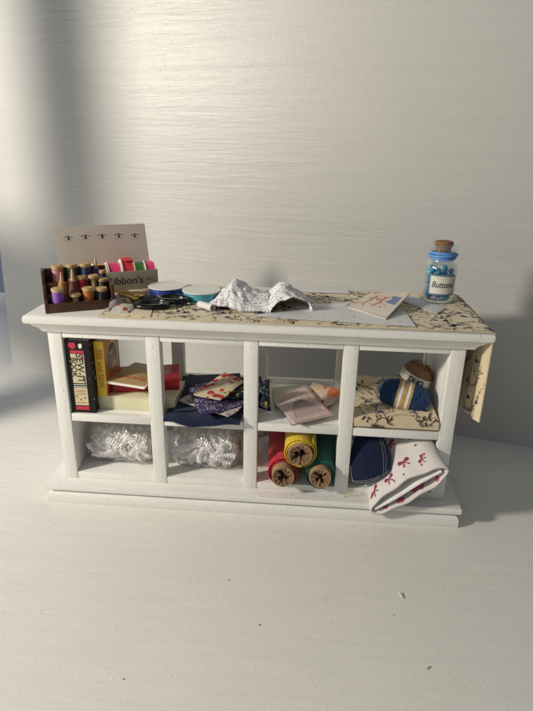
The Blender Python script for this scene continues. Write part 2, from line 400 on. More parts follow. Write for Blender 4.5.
def vine_print(P, U, V, seed, dens, lift, mats, name='vine_print', parent=None, sc=1.0):
    """printed branches: winding stems with leaves, twigs and blue flowers"""
    R = random.Random(seed); m = MB(); cells = []
    nx = max(1, int(round(U/(1.05*sc/dens)))); ny = max(1, int(round(V/(.95*sc/dens))))
    ok = lambda x, y: .02 < x < U-.02 and .02 < y < V-.02
    def put(poly, mi):
        if all(ok(*q) for q in poly): decal(m, P, U, V, [poly], lift+(.001 if mi else 0), mi)
    def stem(x, y, a, L, w_, depth):
        n = int(L/.055); k0 = R.uniform(-1.6, 1.6); pts = [(x, y)]
        for i in range(n):
            k0 += R.uniform(-.9, .9); k0 = max(-3.2, min(3.2, k0)); a += k0*.055
            x += .055*math.cos(a); y += .055*math.sin(a); pts.append((x, y))
            if depth and R.random() < .12: stem(x, y, a+R.choice((-1, 1))*R.uniform(.6, 1.3), R.uniform(.14, .40)*sc, w_*.8, 0)
            if R.random() < (.12 if depth else .22):
                s = R.choice((-1, 1)); b = a+s*R.uniform(.5, 1.1); l = R.uniform(.045, .085)*sc; put(ell(x+l*math.cos(b), y+l*math.sin(b), l, l*.42, 7, b), 0)
        for s_ in stroke(pts, w_): put(s_, 0)
        if not depth: put(ell(x, y, .05*sc, .04*sc, 7, a), 0)
    for i in range(nx):
        for j in range(ny):
            x = U*(i+R.uniform(.1, .9))/nx; y = V*(j+R.uniform(.1, .9))/ny
            stem(x, y, R.uniform(0, 2*PI), R.uniform(1.1, 2.3)*sc, .028*sc, 1)
            if R.random() < .36:
                fx, fy = U*(i+R.random())/nx, V*(j+R.random())/ny; a0 = R.uniform(0, 6)
                for q in range(R.choice((3, 4, 5))):
                    A = a0+q*1.1; put(ell(fx+.085*sc*math.cos(A), fy+.085*sc*math.sin(A), .085*sc, .058*sc, 8, A), 1)
                put(ell(fx, fy, .04*sc, .04*sc, 7), 2)
    return m.build(name, mats, parent)
VM = [plain('brown_print', (.085, .042, .034), .85, 0, bump=0), plain('navy_print', (.014, .028, .11), .85, 0, bump=0), plain('grey_print', (.20, .2, .22), .85, 0, bump=0)]
# ================================================================== the setting
fl = MB().box(-45, 45, -45, 34, -1.2, 0).build('floor', M['floor']); fl['kind'] = 'structure'
WA = math.radians(-13.44); wo = Vector((-19.08, 14.61, 0))
wb = MB()
v = [(1.05, 0, .0), (62, 0, 0), (62, 0, 34), (2.75, 0, 34)]
wb.add([*v, *[(a, .7, c) for a, _, c in v]], [(0, 1, 2, 3), (7, 6, 5, 4), (0, 4, 5, 1), (1, 5, 6, 2), (2, 6, 7, 3), (3, 7, 4, 0)])
wl = wb.build('wall', M['wall'], bevel=.06); wl['kind'] = 'structure'; wl.location = wo*S; wl.rotation_euler.z = WA
rw = MB().box(-75, 40, 33, 34, -1, 60).build('room_wall', M['blueroom']); rw['kind'] = 'structure'
# unseen bars added beside the board to cast soft shadow bands on it
blocker_root = thing('shadow_blocker', 'unseen bars added to shade the left of the backdrop', 'shadow blocker', (-23.8, -1.1, 0), math.radians(-50))
MB().box(-1.4, 1.3, -.5, .5, 0, 40).build('blocker_upright', M['blocker'], blocker_root, bevel=.1)
MB().box(-12, -1.41, -3.4, -2.6, 11.8, 16.8).build('blocker_crossbar', M['blocker'], blocker_root, bevel=.1)
MB().box(-1.4, 0.6, -3.4, -.51, 11.8, 16.8).build('blocker_bracket', M['blocker'], blocker_root, bevel=.1)

# ================================================================== the cabinet
cab = thing('display_cabinet', 'white painted miniature shelf cabinet with eight open compartments and moulded top', 'cabinet', (0, 0, 0))
RJ = random.Random(4)
def rect_loft(mb, prof, x0, x1, y0, y1):
    rings = []
    for o, z in prof: rings.append([(x0-o, y0-o, z), (x1+o, y0-o, z), (x1+o, y1+o*.6, z), (x0-o, y1+o*.6, z)])
    return mb.rings(rings)
HW = 8.067; D = 4.48
X2, X3, X4 = -3.883, -.022, 3.813; PW = .28
tp = rect_loft(MB(), [(.02, 7.62), (.10, 7.635), (.13, 7.70), (.22, 7.83), (.36, 7.94), (.41, 8.0), (.41, 8.035), (.50, 8.05), (.575, 8.10), (.60, 8.17), (.60, 8.30), (.575, 8.37), (.52, 8.405), (.45, 8.42)], -HW-.02, HW+.155, 0, D)
tp.build('tabletop', M['white'], cab, bevel=0, smooth=True)
pl = rect_loft(MB(), [(.52, 0.0), (.545, .05), (.545, .30), (.50, .44), (.36, .56), (.30, .60), (.30, .645)], -HW-.08, HW+.03, 0, D)
pl = rect_loft(pl, [(.50, .652), (.57, .668), (.585, .72), (.585, .87), (.56, .925), (.50, .944)], -HW-.08, HW+.03, 0, D)
pl.build('plinth', M['white'], cab, smooth=True)
def cbox(name, mt, *a, bev=.045): return MB().box(*a).build(name, M[mt], cab, bevel=bev)
cbox('bottom_shelf', 'white', -HW+.02, HW-.02, .03, D-.03, .946, 1.25)
for x in (-HW+.28, X2, X3, X4, HW-.28): cbox('post', 'white_v', x-PW, x+PW, 0, .5, .95, 7.625)
for x in (-HW+.28, X2, X3, X4, HW-.28): cbox('rear_post', 'white_v', x-PW, x+PW, D-.5, D, .95, 7.625)
edges = [-HW+.56, X2-PW, X2+PW, X3-PW, X3+PW, X4-PW, X4+PW, HW-.56]
for k in range(0, 8, 2):
    a, b = edges[k]+.003, edges[k+1]-.003
    cbox('front_rail', 'white', a, b, .02, .42, 7.37, 7.624)
    cbox('rear_rail', 'white', a, b, D-.42, D-.03, 7.2, 7.624)
    cbox('rear_ledge', 'white', a, b, D-.30, D-.05, 4.056, 4.27)
    cbox('rear_ledge', 'white', a, b, D-.30, D-.05, 1.252, 1.5)
    cbox('shelf_front_edge', 'white', a, b, .025, .30, 3.70, 4.052)
cbox('middle_shelf', 'white', -HW+.5, HW-.5, .302, D-.32, 3.72, 4.055, bev=.01)
for s in (-1, 1):
    a, b = sorted((s*(HW-.03), s*(HW-.50)))
    cbox('side_panel', 'white_v', a, b, .502, D-.502, .95, 7.6, bev=.01)
# ================================================================== on the top
TZ = 8.42
# the vine cotton runner: on the top, over the right edge and hanging down
XR = HW+.155+.56
def runner_P(u, v):
    L = 14.55; y = -.50+v*(5.45/5.5)
    wv = .012*math.sin(3*u+2*v)
    if u < L:
        x = XR-.03-L+u; z = TZ+.03+max(0, wv)
        if v < .35 and x < XR-.2: z += 0
        return (x, y, z)
    d = u-L; r = .10
    if d < r*PI/2:
        a = d/r; return (XR-.03+r*math.sin(a), y, TZ+.03-r+r*math.cos(a))
    d -= r*PI/2; fl_ = d/3.9
    return (XR+.01-.13*fl_+.05*math.sin(7*v+2*fl_)*fl_+.06*math.sin(2.2*v+1)*fl_+.05*math.exp(-v*1.6)*fl_, y-.0*fl_+.05*fl_, TZ-.07-d*(1-.0*v)+.0)
def runner_P2(u, v):
    x, y, z = runner_P(u, v)
    if u > 14.7: z = TZ-.07-(TZ-.07-z)*(.93+.035*v)
    return (x, y, z)
rb = MB().sheet(runner_P2, 18.5, 5.5, 120, 40, .035).build('fabric_runner', M['vine'], None, True)
tag(rb, 'cream cotton runner with brown vines hanging over the right end of the cabinet top', 'fabric')
vine_print(runner_P2, 18.5, 5.5, 4, .95, .021, VM, parent=rb, sc=.82); vine_print(lambda u, v: runner_P2(u, 5.5-v), 18.5, 5.5, 9, 1.2, .021, VM, 'underside_print', parent=rb, sc=.85)


# --- spool rack
RW, RD = 2.36, 1.75
rk = thing('spool_rack', 'dark stained wooden stepped rack full of thread spools on the left end of the cabinet', 'spool rack', (-7.74, -.28, TZ+.002), math.radians(26))
MB().box(0, RW, 0, .12, 0, .36).build('front_board', M['rack'], rk, bevel=.02)
m = MB(); m.box(-.13, 0, 0, .60, 0, .46); m.box(-.13, 0, .601, 1.12, 0, .90); m.box(-.13, 0, 1.121, RD, 0, 1.42); m.build('side_board', M['rack'], rk, bevel=.02)
MB().box(RW, RW+.12, .0, RD, 0, .95).build('side_board', M['rack'], rk, bevel=.02)
MB().box(0, RW, RD-.1, RD, 0, 1.40).build('back_board', M['rack'], rk, bevel=.02)
MB().box(0, RW, .122, .62, 0, .22).build('step', M['rack'], rk, bevel=.015)
MB().box(0, RW, .622, 1.14, 0, .56).build('step', M['rack'], rk, bevel=.015)
MB().box(0, RW, 1.142, RD-.102, 0, .92).build('step', M['rack'], rk, bevel=.015)
def rack_pt(x, y, z): a = math.radians(26); return (-7.74+x*math.cos(a)-y*math.sin(a), -.28+x*math.sin(a)+y*math.cos(a), TZ+.002+z)
def spool(x, y, z, r, h, col, label, waist=False, k=0):
    t = thing('thread_spool', label, 'thread spool', rack_pt(x, y, z+.003), k, 'thread spools in the dark rack')
    m = MB(); f = .13*h/.65
    m.lathe([(r*.80, 0), (r*.98, .02), (r, f*.6), (r*.90, f), (r*.55, f+.01), (r*.52, h-f-.01), (r*.90, h-f), (r, h-f*.6), (r*.98, h-.02), (r*.84, h), (r*.16, h), (r*.13, h-.05), (0, h-.06)], 28)
    m.build('wooden_core', M['wood'], t, True)
    R2 = r*(.62 if waist else .93); prof = [(r*.5, f+.01), (R2*.97, f+.015)]+[(R2*(1-(.25 if waist else .04)*math.sin(PI*q/10)) + .004*(q % 2), f+.02+(h-2*f-.04)*q/10) for q in range(11)]+[(R2*.95, h-f-.015), (r*.5, h-f-.01)]
    MB().lathe(prof, 28).build('thread', thread(*col), t, True); return t
def cone(x, y, z, r, h, col, label, k=0):
    t = thing('thread_cone', label, 'thread cone', rack_pt(x, y, z+.003), k, 'thread cones in the dark rack')
    MB().lathe([(r*.55, 0), (r*.6, .03), (r*.46, h*.45), (r*.17, h-.03), (r*.12, h), (0, h)], 24).build('wooden_core', M['wood'], t, True)
    MB().lathe([(r*.5, .04), (r, .05)]+[(r*(1-.42*q/8)+.006*(q % 2), .06+h*.5*q/8) for q in range(9)]+[(r*.42, h*.5+.075)], 24).build('thread', thread(*col), t, True); return t
s3, s2, s1 = .92, .56, .22
spool(.50, 1.40, s3-.16, .235, .80, ('pink', (.62, .22, .26)), 'pink thread spool at the left end of the rack back row')
spool(1.04, 1.40, s3-.04, .22, .70, ('dark_green', (.02, .09, .06)), 'dark green thread spool in the rack back row beside the blue one')
spool(1.56, 1.40, s3-.04, .225, .70, ('navy', (.02, .05, .16)), 'navy blue thread spool in the middle of the rack back row')
cone(1.98, 1.40, s3-.1, .19, .95, ('purple', (.10, .03, .14)), 'dark purple thread cone in the rack back row')
spool(2.21, 1.28, s3-.25, .15, .62, ('black_back', (.008, .008, .012)), 'thin black thread spool at the right end of the rack back row')
cone(.60, .86, s2-.08, .22, .90, ('ochre', (.50, .24, .05)), 'ochre thread cone with bare pale tip in the rack middle row')
cone(1.02, .80, s2-.14, .25, 1.08, ('maroon', (.13, .025, .02)), 'tall maroon thread cone with pale wooden tip in the rack')
spool(1.36, .92, s2+.06, .20, .55, ('red', (.48, .02, .02)), 'red thread spool behind the maroon cone in the rack')
spool(1.80, .88, s2+.02, .22, .62, ('straw', (.42, .33, .17)), 'straw coloured waisted thread spool in the rack middle row', waist=True)
spool(2.15, .84, s2-.1, .21, .60, ('black_mid', (.008, .007, .009)), 'black thread spool at the right end of the rack middle row')
spool(.40, .34, s1-.10, .245, .78, ('violet', (.24, .07, .46)), 'violet thread spool at the left end of the rack front row')
spool(1.02, .32, s1-.16, .22, .58, ('bare', (.36, .25, .16)), 'nearly empty pale wooden spool in the rack front row', waist=True)
spool(1.52, .36, s1-.10, .225, .72, ('orange', (.50, .13, .012)), 'orange thread spool in the rack front row')
spool(2.03, .36, s1-.12, .23, .70, ('black_front', (.006, .006, .008)), 'black thread spool at the right end of the rack front row')

# --- ribbon box
BL, BD, BH = 3.95, 1.5, .88
BA = math.radians(28.4); bo = Vector((-4.66, 4.15, 0))-Vector((math.cos(BA), math.sin(BA), 0))*BL
bx = thing('ribbon_box', 'beige card box of ribbons with raised lid printed with five insects', 'box', (bo.x, bo.y, TZ+.004), BA)
m = MB(); m.box(0, BL, 0, .05, 0, BH); m.box(0, BL, BD-.05, BD, 0, BH); m.box(0, .05, .05, BD-.05, 0, BH); m.box(BL-.05, BL, .05, BD-.05, 0, BH); m.box(.05, BL-.05, .05, BD-.05, 0, .05)
fr = m.build('box_body', M['beige'], bx, bevel=.012)
tm = MB(); put_text(tm, text("Ribbon's", .46, bold=.004), lambda x, y: (2.50+x, -.006, .47+y)); tm.box(3.42, 3.68, -.008, -.002, .47, .50)
tm.build('lettering', M['ink'], fr)
lean = .05; LH = 1.82
def lidP(u, v): return (u-.12*(v/LH)-.02, BD-.02+lean*v, BH+v)
lid = MB().sheet(lidP, BL, LH, 4, 4, .05).build('lid', M['lidcard'], bx)
bm_ = MB()
for k in range(5):
    cx = .55+k*.72; cy = LH-.52+.02*math.sin(k)
    polys = [ell(cx, cy, .045, .075, 12, 0, .15, k), ell(cx+.01, cy+.09, .03, .03, 10)]
    decal(bm_, lidP, BL, LH, polys, .03, 0, True); decal(bm_, lidP, BL, LH, polys, .03, 0)
    for sx in (-1, 1):
        decal(bm_, lidP, BL, LH, [ell(cx+sx*.12, cy+.07+.02*math.sin(k*3), .11, .018, 14, -sx*(.35+.1*math.sin(k*5)))], .029, 1)
    for q in (-.07, 0, .07): decal(bm_, lidP, BL, LH, stroke([(cx+q*.5, cy-.03), (cx+q*2.2, cy-.11), (cx+q*2.5, cy-.15)], .010), .029, 2)
bm_.build('insect_drawings', [M['navyink'], M['greyink'], M['brownink']], lid)
def ribbon_roll(x, r, wd, col, label, z0=0, tail=False):
    t = thing('ribbon_roll', label, 'ribbon roll', (0, 0, 0), 0, 'ribbon rolls standing in the beige box')
    t.location = (bo+Matrix.Rotation(BA, 3, 'Z')@Vector((x, .62, 0)))*S; t.location.z = (TZ+.06+r+z0)*S
    t.rotation_euler = (0, 0, BA)
    rx = Matrix.Rotation(PI/2, 4, 'Y')
    pr = [(r*.35, -wd/2), (r*.955, -wd/2)]+[(r*.96+.01*(q % 2), -wd/2+wd*q/8) for q in range(9)]+[(r*.955, wd/2), (r*.35, wd/2)]
    MB().lathe(pr, 40, mat=rx, closed=True).build('ribbon', satin('ribbon_'+str(round(x, 2)), col, 'X', .35, 9), t, True)
    for s in (-1, 1):
        MB().lathe([(r*.3, -.018), (r*1.03, -.018), (r*1.03, .018), (r*.3, .018)], 40, mat=Matrix.Translation((s*(wd/2+.02), 0, 0))@rx, closed=True).build('side_disc', M['whitecard'], t, True)
    if tail: MB().sheet(lambda u, v: (-wd/2+.03+u, .28-v*.62, r+.03+.05*math.sin(v*4)), wd-.06, 1.0, 4, 10, .02).build('loose_end', satin('red_tail', col, 'X', .35, 9), t, True)
    return t
ribbon_roll(1.52, .56, .50, (.66, .36, .02), 'golden yellow ribbon roll at the left in the box')
ribbon_roll(2.12, .57, .50, (.85, .03, .16), 'pink ribbon roll between the yellow and red rolls')
ribbon_roll(2.70, .60, .48, (.66, .01, .02), 'red ribbon roll with loose end in the middle of the box', .04, True)
ribbon_roll(3.22, .55, .40, (.13, .42, .07), 'green ribbon roll standing in the box')
ribbon_roll(3.68, .56, .40, (.85, .03, .20), 'pink ribbon roll at the right end beside the green one')

# --- flat ribbon spools
def flat_spool(c, r, h, mat_, label, rz=0):
    t = thing('ribbon_spool', label, 'ribbon spool', c, rz, 'flat ribbon spools beside the scissors')
    for z0, nm in ((0, 'flange'), (h-.045, 'flange')):
        MB().lathe([(0, z0), (r*.985, z0), (r, z0+.01), (r, z0+.035), (r*.985, z0+.045), (0, z0+.045)], 56).build(nm, M['whitecard'], t, True)
    pr = [(r*.3, .05)]+[(r*.955+.008*math.sin(q*2.1), .05+(h-.1)*q/10) for q in range(11)]+[(r*.3, h-.05)]
    MB().lathe(pr, 14).build('ribbon', mat_, t, True)
    return t
flat_spool((-3.93, 2.85, TZ+.055), .79, .44, M['blueribbon'], 'flat spool of shiny royal blue ribbon with white flanges')
flat_spool((-2.36, 2.38, TZ+.055), .80, .44, M['tealribbon'], 'flat spool of pale teal ribbon with white flanges')
# gold clasp behind the blue spool
gt = thing('gold_clasp', 'small gold clasp lying behind the blue ribbon spool', 'clasp', (-4.0, 4.15, TZ+.06), .5)
MB().tube([(-.35, 0, .05), (-.2, .1, .12), (0, 0, .30), (.2, -.05, .12), (.42, .05, .08)], .06, 8).build('arm', M['gold'], gt, True)
MB().tube([(.14*math.cos(a*PI/8), .14*math.sin(a*PI/8), .2) for a in range(16)], .04, 6, closed=True).build('ring', M['gold'], gt, True)

# --- scissors
sc = thing('scissors', 'small scissors with black plastic handles and gold blades', 'scissors', (-5.0, 1.22, TZ+.085), 0)
def loop(cx, cy, rx, ry, rot, th, z=0):
    pts = []
    for k in range(28):
        a = 2*PI*k/28; x, y = rx*math.cos(a), ry*math.sin(a); pts.append((cx+x*math.cos(rot)-y*math.sin(rot), cy+x*math.sin(rot)+y*math.cos(rot), z))
    return pts
MB().tube(loop(.92, -.32, .62, .38, .14, 0, .09), .12, 10, closed=True).build('handle', M['blackplastic'], sc, True)
MB().tube(loop(1.62, .36, .60, .36, .02, 0, .16), .12, 10, closed=True).build('handle', M['blackplastic'], sc, True)
MB().tube([(.25, -.05, .10), (.0, .22, .12), (-.2, .45, .13)], [.11, .10, .07], 8).build('shank', M['blackplastic'], sc, True)
MB().tube([(1.1, .50, .16), (.55, .36, .18), (.0, .30, .17)], [.10, .10, .07], 8).build('shank', M['blackplastic'], sc, True)
def blade(a, b, w1, w2, z): 
    a = Vector(a); b = Vector(b); d = (b-a).normalized(); n = Vector((-d.y, d.x, 0))
    return MB().rings([[a+n*w1+Vector((0, 0, z)), a-n*w1+Vector((0, 0, z)), a-n*w1+Vector((0, 0, z+.05)), a+n*w1*.4+Vector((0, 0, z+.06))], [b+n*w2+Vector((0, 0, z)), b-n*w2+Vector((0, 0, z)), b-n*w2+Vector((0, 0, z+.02)), b+n*w2*.4+Vector((0, 0, z+.02))]])
blade((.26, .0, .18), (-.95, .55, .36), .15, .03, 0).build('blade', M['gold'], sc, bevel=.008)
blade((.40, .22, .20), (-1.05, .85, .30), .14, .03, .05).build('blade', M['gold'], sc, bevel=.008)
MB().lathe([(0, .22), (.085, .22), (.085, .29), (.05, .31), (0, .31)], 20, mat=Matrix.Translation((.10, .22, 0))).build('screw', M['gold'], sc, True)

# --- mauve scrap and printed scraps
def scrap(name, label, cat, P3, mt, t=.03, nu=16, nv=16, group=None, deco=None, parent=None):
    P, U, V = P3; m = MB().sheet(P, U, V, nu, nv, t); mats = [mt] if not isinstance(mt, list) else mt
    if deco: deco(m, P, U, V)
    o = m.build(name, mats, parent, True); tag(o, label, cat, group); return o
scrap('mauve_scrap', 'dusky mauve cloth scrap curled up against the spool rack', 'cloth scrap', patch((-5.653, 0.325, 8.480), (-5.218, 0.712, 8.550), (-5.497, 1.250, 8.805), (-5.746, 1.150, 8.863), .10, .03, 6), M['greyheart'], .05)
def red_deco(m, P, U, V):
    R = random.Random(3)
    for k in range(6): decal(m, P, U, V, stroke([(.05+U*k/6, .05), (.15+U*k/6, V*.5), (.05+U*(k+.5)/6, V*.95)], .10), .02, 1)
scrap('printed_scrap', 'red and white printed scrap of cloth under the mauve heart', 'cloth scrap', patch((-5.486, -0.032, 8.510), (-4.694, -0.193, 8.510), (-4.693, 0.970, 8.540), (-5.427, 0.873, 8.620), .08, .03), M['redscrap'])
scrap('vine_scrap', 'small plain cream cotton scrap at the front edge under the scissors', 'cloth scrap', patch((-5.353, -0.081, 8.490), (-3.791, -0.396, 8.490), (-4.004, 0.807, 8.490), (-5.335, 1.059, 8.490), .0, .012), M['vine'])
scrap('brown_strip', 'brown card strip lying behind the scissor blades', 'card strip', patch((-5.930, 2.357, 8.500), (-4.639, 2.053, 8.500), (-4.782, 2.865, 8.500), (-6.261, 3.351, 8.500), .0, .01), M['card'])
# --- floss bundles
fb = thing('floss_bundle', 'short white bundle of floss with open round end in front of the teal spool', 'floss', (-1.93, 1.03, TZ+.17), math.radians(-38))
q = Matrix.Rotation(PI/2, 4, 'Y')
MB().lathe([(.05, -.42), (.13, -.41)]+[(.135+.012*(k % 2), -.38+.06*k) for k in range(12)]+[(.15, .36), (.15, .40), (.09, .40), (.08, .2), (0, .2)], 20, mat=q).build('floss', M['whitefloss'], fb, True)
fb2 = thing('floss_skein', 'navy wrapped floss skein with white ends beside the crumpled printed cloth', 'floss', (-1.20, 1.38, TZ+.17), math.radians(6))
MB().lathe([(0, -.55), (.09, -.54), (.12, -.5), (.12, .52), (.09, .58), (0, .58)], 18, mat=q).build('white_core', M['whitefloss'], fb2, True)
for k in range(9):
    x = -.36+k*.065
    MB().tube([(x+.03*math.sin(a*PI/6+.5), .135*math.cos(a*PI/6), .135*math.sin(a*PI/6)) for a in range(12)], .03, 6, closed=True).build('navy_wrap', M['navyink'], fb2, True)

# --- crumpled printed cloth with two peaks
pk1 = (-0.906, 2.700, 9.417); pk2 = (1.052, 2.900, 9.229)
ux = [0, .12, .30, .46, .60, .78, 1.0]
def lace_P(u, v):
    a = u/5.4; b = v/3.0
    xs = [-1.85, -1.45, -.92, -.25, .45, 1.15, 2.05]; hs = [.03, .16, .10, .02, .04, .80, .04]; hb = [.06, .45, 1.06, .62, .42, 1.12, .12]
    for k in range(6):
        if a <= ux[k+1]: break
    t = (a-ux[k])/(ux[k+1]-ux[k]); t2 = t*t*(3-2*t)*.4+t*.6
    x = xs[k]+(xs[k+1]-xs[k])*t; h0 = hs[k]+(hs[k+1]-hs[k])*t2; h1 = hb[k]+(hb[k+1]-hb[k])*t2
    if a > .60:
        c = (a-.60)/.40; h0 = .62*max(0, math.sin(PI*min(1, c)))**.8+.03; x = .45+1.6*(1-math.cos(PI*c))/2
        pk = math.exp(-((c-.40)/.20)**2); h1 = h0*.8+pk*.42+.05
        f0 = max(0, 1-(a-.60)/.06); h1 = h1*(1-f0)+.42*f0
    bb = math.sin(min(1, b/.58)*PI/2)
    h = h0+(h1-h0)*bb
    if b > .58: h *= 1-.80*((b-.58)/.42)**1.3
    y = .88+2.55*b+.30*math.sin(a*7+1)*(1-b)*.6
    x += .05*math.sin(9*b+4*a)+(b-.5)*(.25 if a < .45 else .25-.75*min(1, (a-.45)/.2))
    cr = .05*abs(math.sin(21*a+5*b+math.sin(9*b)))+.05*abs(math.sin(13*b+11*a+2*math.sin(15*a)))-.05+.03*math.sin(24*b-19*a+2)*math.sin(13*a)
    return (x+.03*math.sin(40*b), y+.06*math.sin(a*27)+.03*math.sin(a*71)*(1-b), TZ+.08+max(.0, h*.84+cr*(.3+.7*min(1, h*2))))
lp = MB().sheet(lace_P, 5.4, 3.0, 110, 50, .022).build('crumpled_cloth', M['newsprint'], None, True)
tag(lp, 'crumpled white cloth with small dark print standing in two peaks', 'cloth')
# --- sheets
scrap('tissue_strip', 'long narrow white paper strip lying along the back edge', 'paper', patch((-1.6, 4.2, TZ+.085), (3.95, 4.2, TZ+.085), (3.85, 4.8, TZ+.085), (-1.6, 4.8, TZ+.085), 0, .012, 5), M['tissue'], .012, 40, 6)
scrap('tissue_sheet', 'large thin white paper sheet with faint marks lying under the picture envelope', 'paper', patch((-0.089, 0.194, 8.505), (6.043, -0.295, 8.505), (5.846, 2.908, 8.505), (2.994, 2.191, 8.505), 0, .015, 8), M['tissue'], .012, 40, 20)
scrap('torn_tissue', 'short thin paper piece lying right of the crumpled cloth', 'paper', patch((1.621, 1.459, 8.530), (3.586, 1.884, 8.530), (3.827, 2.528, 8.530), (1.600, 2.209, 8.530), 0, .012, 2), M['tissue'], .012, 20, 10)
def small_deco(m, P, U, V):
    for k in range(7): decal(m, P, U, V, stroke([(.1, V*(k+.7)/8), (U*.55+.2*(k % 3), V*(k+.7)/8)], .025), .012, 1)
    decal(m, P, U, V, stroke([(.06, .06), (U-.06, .06), (U-.06, V-.06), (.06, V-.06), (.06, .06)], .02), .012, 1)
scrap('folded_leaflet', 'small folded white leaflet with grey lines in front of the button jar', 'leaflet', patch((5.961, 3.426, 8.500), (7.159, 1.484, 8.500), (7.713, 2.424, 8.500), (6.664, 4.127, 8.520), .02, .01, 4), [M['paper'], M['blueink']], .02, deco=small_deco)
# envelope with a figure drawing
eP = patch((3.670, 1.931, 8.520), (5.031, 0.323, 8.560), (6.241, 2.630, 9.020), (4.990, 4.372, 8.620), .05, .02, 6)
def env_deco(m, P, U, V):
    R = random.Random(8)
    def fig(cx, cy, s, mi):
        decal(m, P, U, V, [ell(cx, cy+.62*s, .10*s, .12*s, 12, 0, .1, 2)], .022, mi)
        for pts in ([(cx, cy+.5*s), (cx-.02*s, cy)], [(cx-.02*s, cy), (cx-.22*s, cy-.5*s)], [(cx, cy), (cx+.22*s, cy-.45*s)], [(cx, cy+.42*s), (cx-.28*s, cy+.15*s)], [(cx, cy+.42*s), (cx+.3*s, cy+.25*s)]):
            decal(m, P, U, V, stroke(pts, .13*s), .022, mi)
    fig(U*.32, V*.45, .95, 1); fig(U*.58, V*.42, 1.0, 1)
    for k in range(9):
        x, y = R.uniform(.15, U-.3), R.uniform(.15, V-.2); decal(m, P, U, V, stroke([(x, y), (x+R.uniform(-.3, .3), y+R.uniform(-.3, .3)), (x+R.uniform(-.5, .5), y+R.uniform(-.2, .4))], R.uniform(.03, .09)), .0225, 1)
    decal(m, P, U, V, [[(U*.70, V*.46), (U*.93, V*.46), (U*.93, V*.78), (U*.70, V*.78)]], .024, 2)
    decal(m, P, U, V, stroke([(.04, .05), (U-.05, .05), (U-.05, V-.05)], .03), .022, 3)
scrap('pattern_envelope', 'ivory sewing pattern envelope with reddish figures and blue block, tilted near the jar', 'envelope', eP, [M['envpaper'], M['saladink'], M['blueink'], M['greyink']], .04, deco=env_deco)

# --- button jar
J = (7.62, 3.72, TZ+.07)
jr = thing('button_jar', 'corked glass jar of blue beads with a white Buttons label', 'jar', J, math.radians(-8))
jo = [(0, 0), (.52, 0), (.62, .03), (.66, .10), (.665, .25), (.665, 1.42), (.64, 1.56), (.56, 1.66), (.49, 1.72), (.465, 1.80), (.465, 1.95), (.50, 2.04), (.56, 2.14), (.60, 2.28), (.61, 2.40), (.57, 2.46)]
ji = [(.51, 2.45), (.46, 2.32), (.43, 2.15), (.41, 1.9), (.41, 1.78), (.47, 1.66), (.56, 1.56), (.61, 1.42), (.61, .16), (.55, .10), (0, .09)]
MB().lathe(jo+ji, 56).build('glass', M['glass'], jr, True)
MB().lathe([(0, 1.98), (.27, 1.98), (.29, 2.0), (.31, 2.28), (.36, 2.32), (.37, 2.46), (.355, 2.50), (.30, 2.515), (0, 2.51)], 32).build('cork', M['cork'], jr, True)
tb = MB()
for k in range(3):
    tb.tube([((.50+.045*(k == 1)+.02*math.sin(3*a/18*PI+k))*math.cos(a*PI/18), (.50+.045*(k == 1))*math.sin(a*PI/18), 1.86+.08*k+.035*math.sin(a*PI/18*1+k*1.7)) for a in range(36)], .062, 8, closed=True)
tb.build('neck_band', M['bandrib'], jr, True)
RL = .675
def cyl(x, z, r=RL): a = -PI/2+x/r; return (r*math.cos(a), r*math.sin(a), z)
lb = MB()
def lab(x0, x1, z0, z1, r, mi):
    n = 24
    for k in range(n):
        a, b = x0+(x1-x0)*k/n, x0+(x1-x0)*(k+1)/n
        lb.add([cyl(a, z0, r), cyl(b, z0, r), cyl(b, z1, r), cyl(a, z1, r)], [(0, 1, 2, 3)], mi=mi)
lab(-.50, .66, .36, 1.22, RL, 1); lab(-.435, .595, .425, 1.155, RL+.004, 0)
lo_ = lb.build('label', [M['label'], M['greyblue']], jr, True)
tt = MB(); put_text(tt, text('Buttons', .36, .25, .004, .80), lambda x, y: cyl(.08+x, .80+y, RL+.009)); tt.build('lettering', M['ink'], lo_)
# beads
RB = random.Random(12); placed = []
ico = bmesh.new(); bmesh.ops.create_uvsphere(ico, u_segments=20, v_segments=12, radius=.122*S); bme = bpy.data.meshes.new('bead'); ico.to_mesh(bme); ico.free()
bme.polygons.foreach_set('use_smooth', [True]*len(bme.polygons))
bmes = []
for mm in ('bead', 'bead2', 'bead3'): q_ = bme.copy(); q_.materials.append(M[mm]); bmes.append(q_)
lbl = ['turquoise glass bead inside the corked jar', 'lilac glass bead inside the corked jar', 'deep blue glass bead inside the corked jar']
grp = ['turquoise beads in the jar', 'lilac beads in the jar', 'deep blue beads in the jar']
for step_ in range(135):
    best = None
    for tr_ in range(60):
        a = RB.uniform(0, 2*PI); rr = .475*math.sqrt(RB.random()); x, y = rr*math.cos(a), rr*math.sin(a); z = .225
        for (px, py, pz) in placed:
            d2 = (px-x)**2+(py-y)**2
            if d2 < .245**2: z = max(z, pz+math.sqrt(.245**2-d2))
        if best is None or z < best[2]: best = (x, y, z)
    x, y, z = best
    if z > 1.40: break
    placed.append((x, y, z)); k = 1 if RB.random() < .12 else (2 if RB.random() < .35 else 0)
    o = bpy.data.objects.new('bead', bmes[k]); C.objects.link(o); o.location = (Vector(J)+Vector((x, y, z)))*S; tag(o, lbl[k], 'bead', grp[k])

